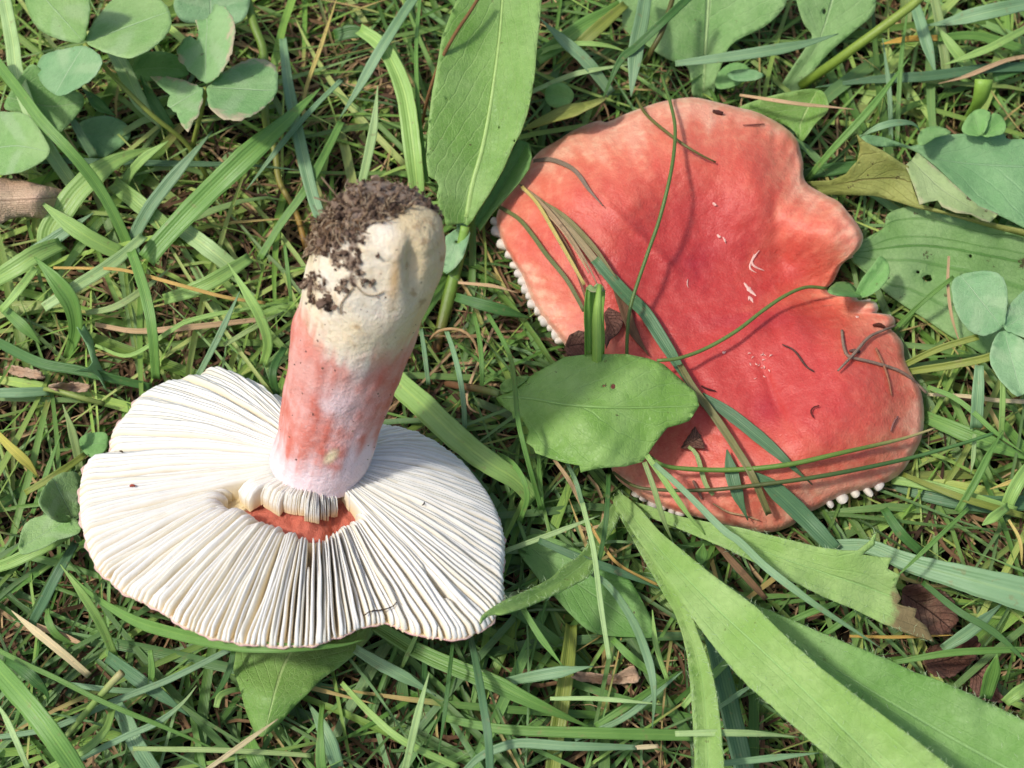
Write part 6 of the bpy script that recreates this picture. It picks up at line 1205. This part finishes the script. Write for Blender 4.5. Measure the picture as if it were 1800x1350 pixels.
    B('I', [(740, 650), (830, 590), (920, 520)], [9, 11, 8], [15, 18, 18], 'mid', 'second short blade beneath the torn hairy leaf', tip=(0, 0))
    B('I', [(880, 655), (1100, 660), (1300, 655), (1430, 650)], [4, 5, 5, 4], [18, 19, 19, 18], (196, 160, 84), 'orange tinged thin stem over the dead leaves', name='straw', cat='straw', mat=M_dry)
    B('I', [(180, 170), (260, 260), (350, 360), (440, 460)], [8, 12, 12, 8], [11, 13, 13, 11], 'brown', 'brown dry stem under the torn hairy leaf', name='straw', cat='straw', tip=(0, 0))
    B('I', [(1060, -20), (1150, 110), (1260, 215)], [14, 18, 14], [16, 17, 14], 'dark', 'dark blade behind the curl of the torn hairy leaf', tip=(0, 0))
    B('I', [(1580, 70), (1650, 20), (1720, -30)], [14, 18, 14], [20, 21, 19], 'lt', 'bright short blade above the wide blotched blade', tip=(1, 0))
    B('I', [(1720, 40), (1780, 150), (1790, 280)], [4, 6, 5], [22, 22, 19], 'yel', 'bowed yellow dry stem above the wide blotched blade', name='straw', cat='straw')
    B('I', [(0, 1030), (60, 960), (160, 860), (260, 770)], [9, 13, 14, 10], [18, 20, 20, 17], 'lt', 'light blade behind the narrow rosette leaf', tip=(0, 0))
    B('I', [(180, 1040), (280, 970), (390, 900)], [6, 9, 7], [20, 22, 20], 'blue', 'thin bluish blade behind the narrow rosette leaf', tip=(0, 1))
build_blades()

# ------------------------------------------------------------------ loose lawn grass and thatch
def build_stuff():
    CELL = 1.5 * MM; GX0, GY0, NX, NY = -0.26, -0.26, 360, 360
    zmin = np.full((NX, NY), 9.0)
    PXC = 6; pz = np.full((340, 270), 9.0)                        # nearest depth of traced things, in view cells
    for v in SOLID + HERO:
        i = ((v[:, 0] - GX0) / CELL).astype(int); j = ((v[:, 1] - GY0) / CELL).astype(int)
        ok = (i > 0) & (i < NX - 1) & (j > 0) & (j < NY - 1)
        for di in (-1, 0, 1):
            for dj in (-1, 0, 1): np.minimum.at(zmin, (i[ok] + di, j[ok] + dj), v[ok, 2])
    for v in SOLID + HERO:
        x, y, d = to_px(v); i = ((x + 100) / PXC).astype(int); j = ((y + 100) / PXC).astype(int)
        ok = (i > 0) & (i < 338) & (j > 0) & (j < 268)
        d2 = np.full((340, 270), 0.0); np.maximum.at(d2, (i[ok], j[ok]), d[ok])
        d3 = d2.copy()
        for a, b in ((1, 0), (-1, 0), (0, 1), (0, -1)): d3 = np.maximum(d3, np.roll(np.roll(d2, a, 0), b, 1))
        m = d3 > 0; pz[m] = np.maximum(np.where(pz[m] == 9.0, 0, pz[m]), d3[m])
    def gen(n, zone, kind):
        V, F, T, UV = [], [], [], []; base = 0
        for k in range(n):
            x, y = zone()
            if kind == 'dry':
                L = rng.uniform(0.012, 0.055); wd = rng.uniform(0.25, 1.1) * MM; el = rng.uniform(-0.15, 0.5); n_ = 6; z0 = rng.uniform(0.5, 9) * MM
            else:
                L = rng.uniform(0.03, 0.11); wd = rng.choice([0.7, 1.1, 1.6, 2.3, 3.1], p=[0.34, 0.30, 0.20, 0.11, 0.05]) * MM * rng.uniform(0.8, 1.2); el = rng.uniform(0.1, 0.7); n_ = 9; z0 = rng.uniform(0, 4) * MM
            az = rng.uniform(0, 2 * math.pi); bend = rng.uniform(-1.2, 1.2) * (2.0 if kind == 'dry' else 0.5); droop = rng.uniform(0.5, 2.0)
            s = np.linspace(0, 1, n_); e_ = el - droop * s * el * 1.25
            a_ = az + bend * s; st = L / (n_ - 1)
            dx = np.cos(a_) * np.cos(e_) * st; dy = np.sin(a_) * np.cos(e_) * st; dz = np.sin(e_) * st
            p = np.stack([x + np.cumsum(dx) - dx[0], y + np.cumsum(dy) - dy[0], z0 + np.cumsum(dz) - dz[0]], 1)
            mz = (8 if kind == 'dry' else 12) * MM
            p[:, 2] = np.where(p[:, 2] > mz * 0.6, mz * 0.6 + (mz * 0.5) * np.tanh((p[:, 2] - mz * 0.6) / (mz * 0.5)), p[:, 2])
            i = np.clip(((p[:, 0] - GX0) / CELL).astype(int), 0, NX - 1); j = np.clip(((p[:, 1] - GY0) / CELL).astype(int), 0, NY - 1)
            qx, qy, qd = to_px(p); qi = np.clip(((qx + 100) / PXC).astype(int), 0, 339); qj = np.clip(((qy + 100) / PXC).astype(int), 0, 269)
            hd = pz[qi, qj]; lim = zmin[i, j] - 1.3 * MM
            over = np.where((hd < 5) & (qd < hd + 1.2 * MM), hd + 1.2 * MM - qd, 0)
            z2 = np.minimum(p[:, 2] - over * 1.05, lim)
            if np.any(z2 < p[:, 2] - 1e-6):
                zz = z2.copy(); zz[1:-1] = np.minimum(z2[1:-1], (z2[:-2] + z2[2:]) / 2 + 0.002); p[:, 2] = zz
            if p[:, 2].min() < -9 * MM and kind != 'dry': 
                if (p[:, 2] < -6 * MM).sum() > n_ * 0.6: continue
            p[:, 2] = np.maximum(p[:, 2], -1.5 * MM)
            px, py = qx[n_ // 2], qy[n_ // 2]
            if kind == 'dry':
                c = random.choice(((190, 158, 118), (160, 128, 92), (130, 100, 70), (104, 76, 54), (82, 60, 44), (120, 90, 64), (150, 122, 90)))
            elif px < 640 and py < 760:
                c = random.choice(((158, 196, 104), (172, 206, 120), (130, 174, 84), (146, 188, 94), (110, 156, 72), (140, 178, 118), (184, 206, 130)))
            elif py > 900 and px < 1200:
                c = random.choice(((108, 154, 82), (122, 168, 102), (92, 138, 70), (134, 174, 124), (142, 184, 98), (110, 152, 104), (84, 126, 66)))
            elif px > 1500:
                c = random.choice(((120, 164, 84), (130, 172, 110), (146, 186, 96), (100, 144, 70), (152, 182, 108), (166, 188, 108)))
            else:
                c = random.choice(((106, 150, 74), (92, 136, 64), (124, 166, 92), (112, 152, 100), (80, 118, 58), (144, 178, 94)))
            c = np.array(lin(c)) * rng.uniform(0.62, 1.28) * (1.0 if kind == 'dry' else np.array([1.1, 1.02, 0.84]))
            tg = np.gradient(p, axis=0); tg /= np.linalg.norm(tg, axis=1)[:, None] + 1e-12
            up = np.array([rng.normal(0, 0.45), rng.normal(0, 0.45), 1.0]); X = np.cross(tg, up); X /= np.linalg.norm(X, axis=1)[:, None] + 1e-12
            Y = np.cross(X, tg)
            wp = wd * np.clip((1 - s) / 0.45, 0.04, 1) ** 0.8 * (0.75 + 0.25 * np.clip(s / 0.2, 0, 1))
            v = np.stack([p - X * wp[:, None] * 0.5, p - Y * wp[:, None] * 0.16, p + X * wp[:, None] * 0.5], 1).reshape(-1, 3)
            V.append(v); UV.append(np.stack([np.repeat(s, 3), np.tile([0.0, 0.5, 1.0], n_)], 1))
            tt = np.tile(c, (n_, 1))
            if kind != 'dry' and rng.random() < 0.18: tt[-3:] = np.array(lin((200, 176, 110)))
            T.append(np.repeat(tt, 3, 0))
            for a in range(n_ - 1):
                for b in range(2):
                    o = base + a * 3 + b; F.append((o, o + 1, o + 4, o + 3))
            base += 3 * n_
        return np.concatenate(V), F, np.concatenate(T), np.concatenate(UV)
    inner = lambda: (rng.uniform(-0.165, 0.165), rng.uniform(-0.135, 0.165))
    def outer():
        while True:
            x, y = rng.uniform(-0.32, 0.32), rng.uniform(-0.28, 0.32)
            if not (-0.165 < x < 0.165 and -0.135 < y < 0.165): return x, y
    def make(name, n1, n2, kind, mat, label, cat):
        a = gen(n1, inner, kind); b = gen(n2, outer, kind)
        k = len(a[0])
        o = mesh(name, np.concatenate([a[0], b[0]]), a[1] + [tuple(i + k for i in f) for f in b[1]], mat, None, np.concatenate([a[2], b[2]]), np.concatenate([a[3], b[3]]), origin=(0, 0, 0), hero=0)
        tag(o, label, cat, kind='stuff')
    make('lawn_grass', 3000, 3600, 'green', M_blade, 'tangled short green lawn grass filling the ground', 'grass')
    make('dry_thatch', 5000, 4000, 'dry', M_dry, 'brown and tan dry thatch low between the grass', 'dry grass')
build_stuff()

for o in bpy.data.objects:
    if '_b' in o: del o['_b']
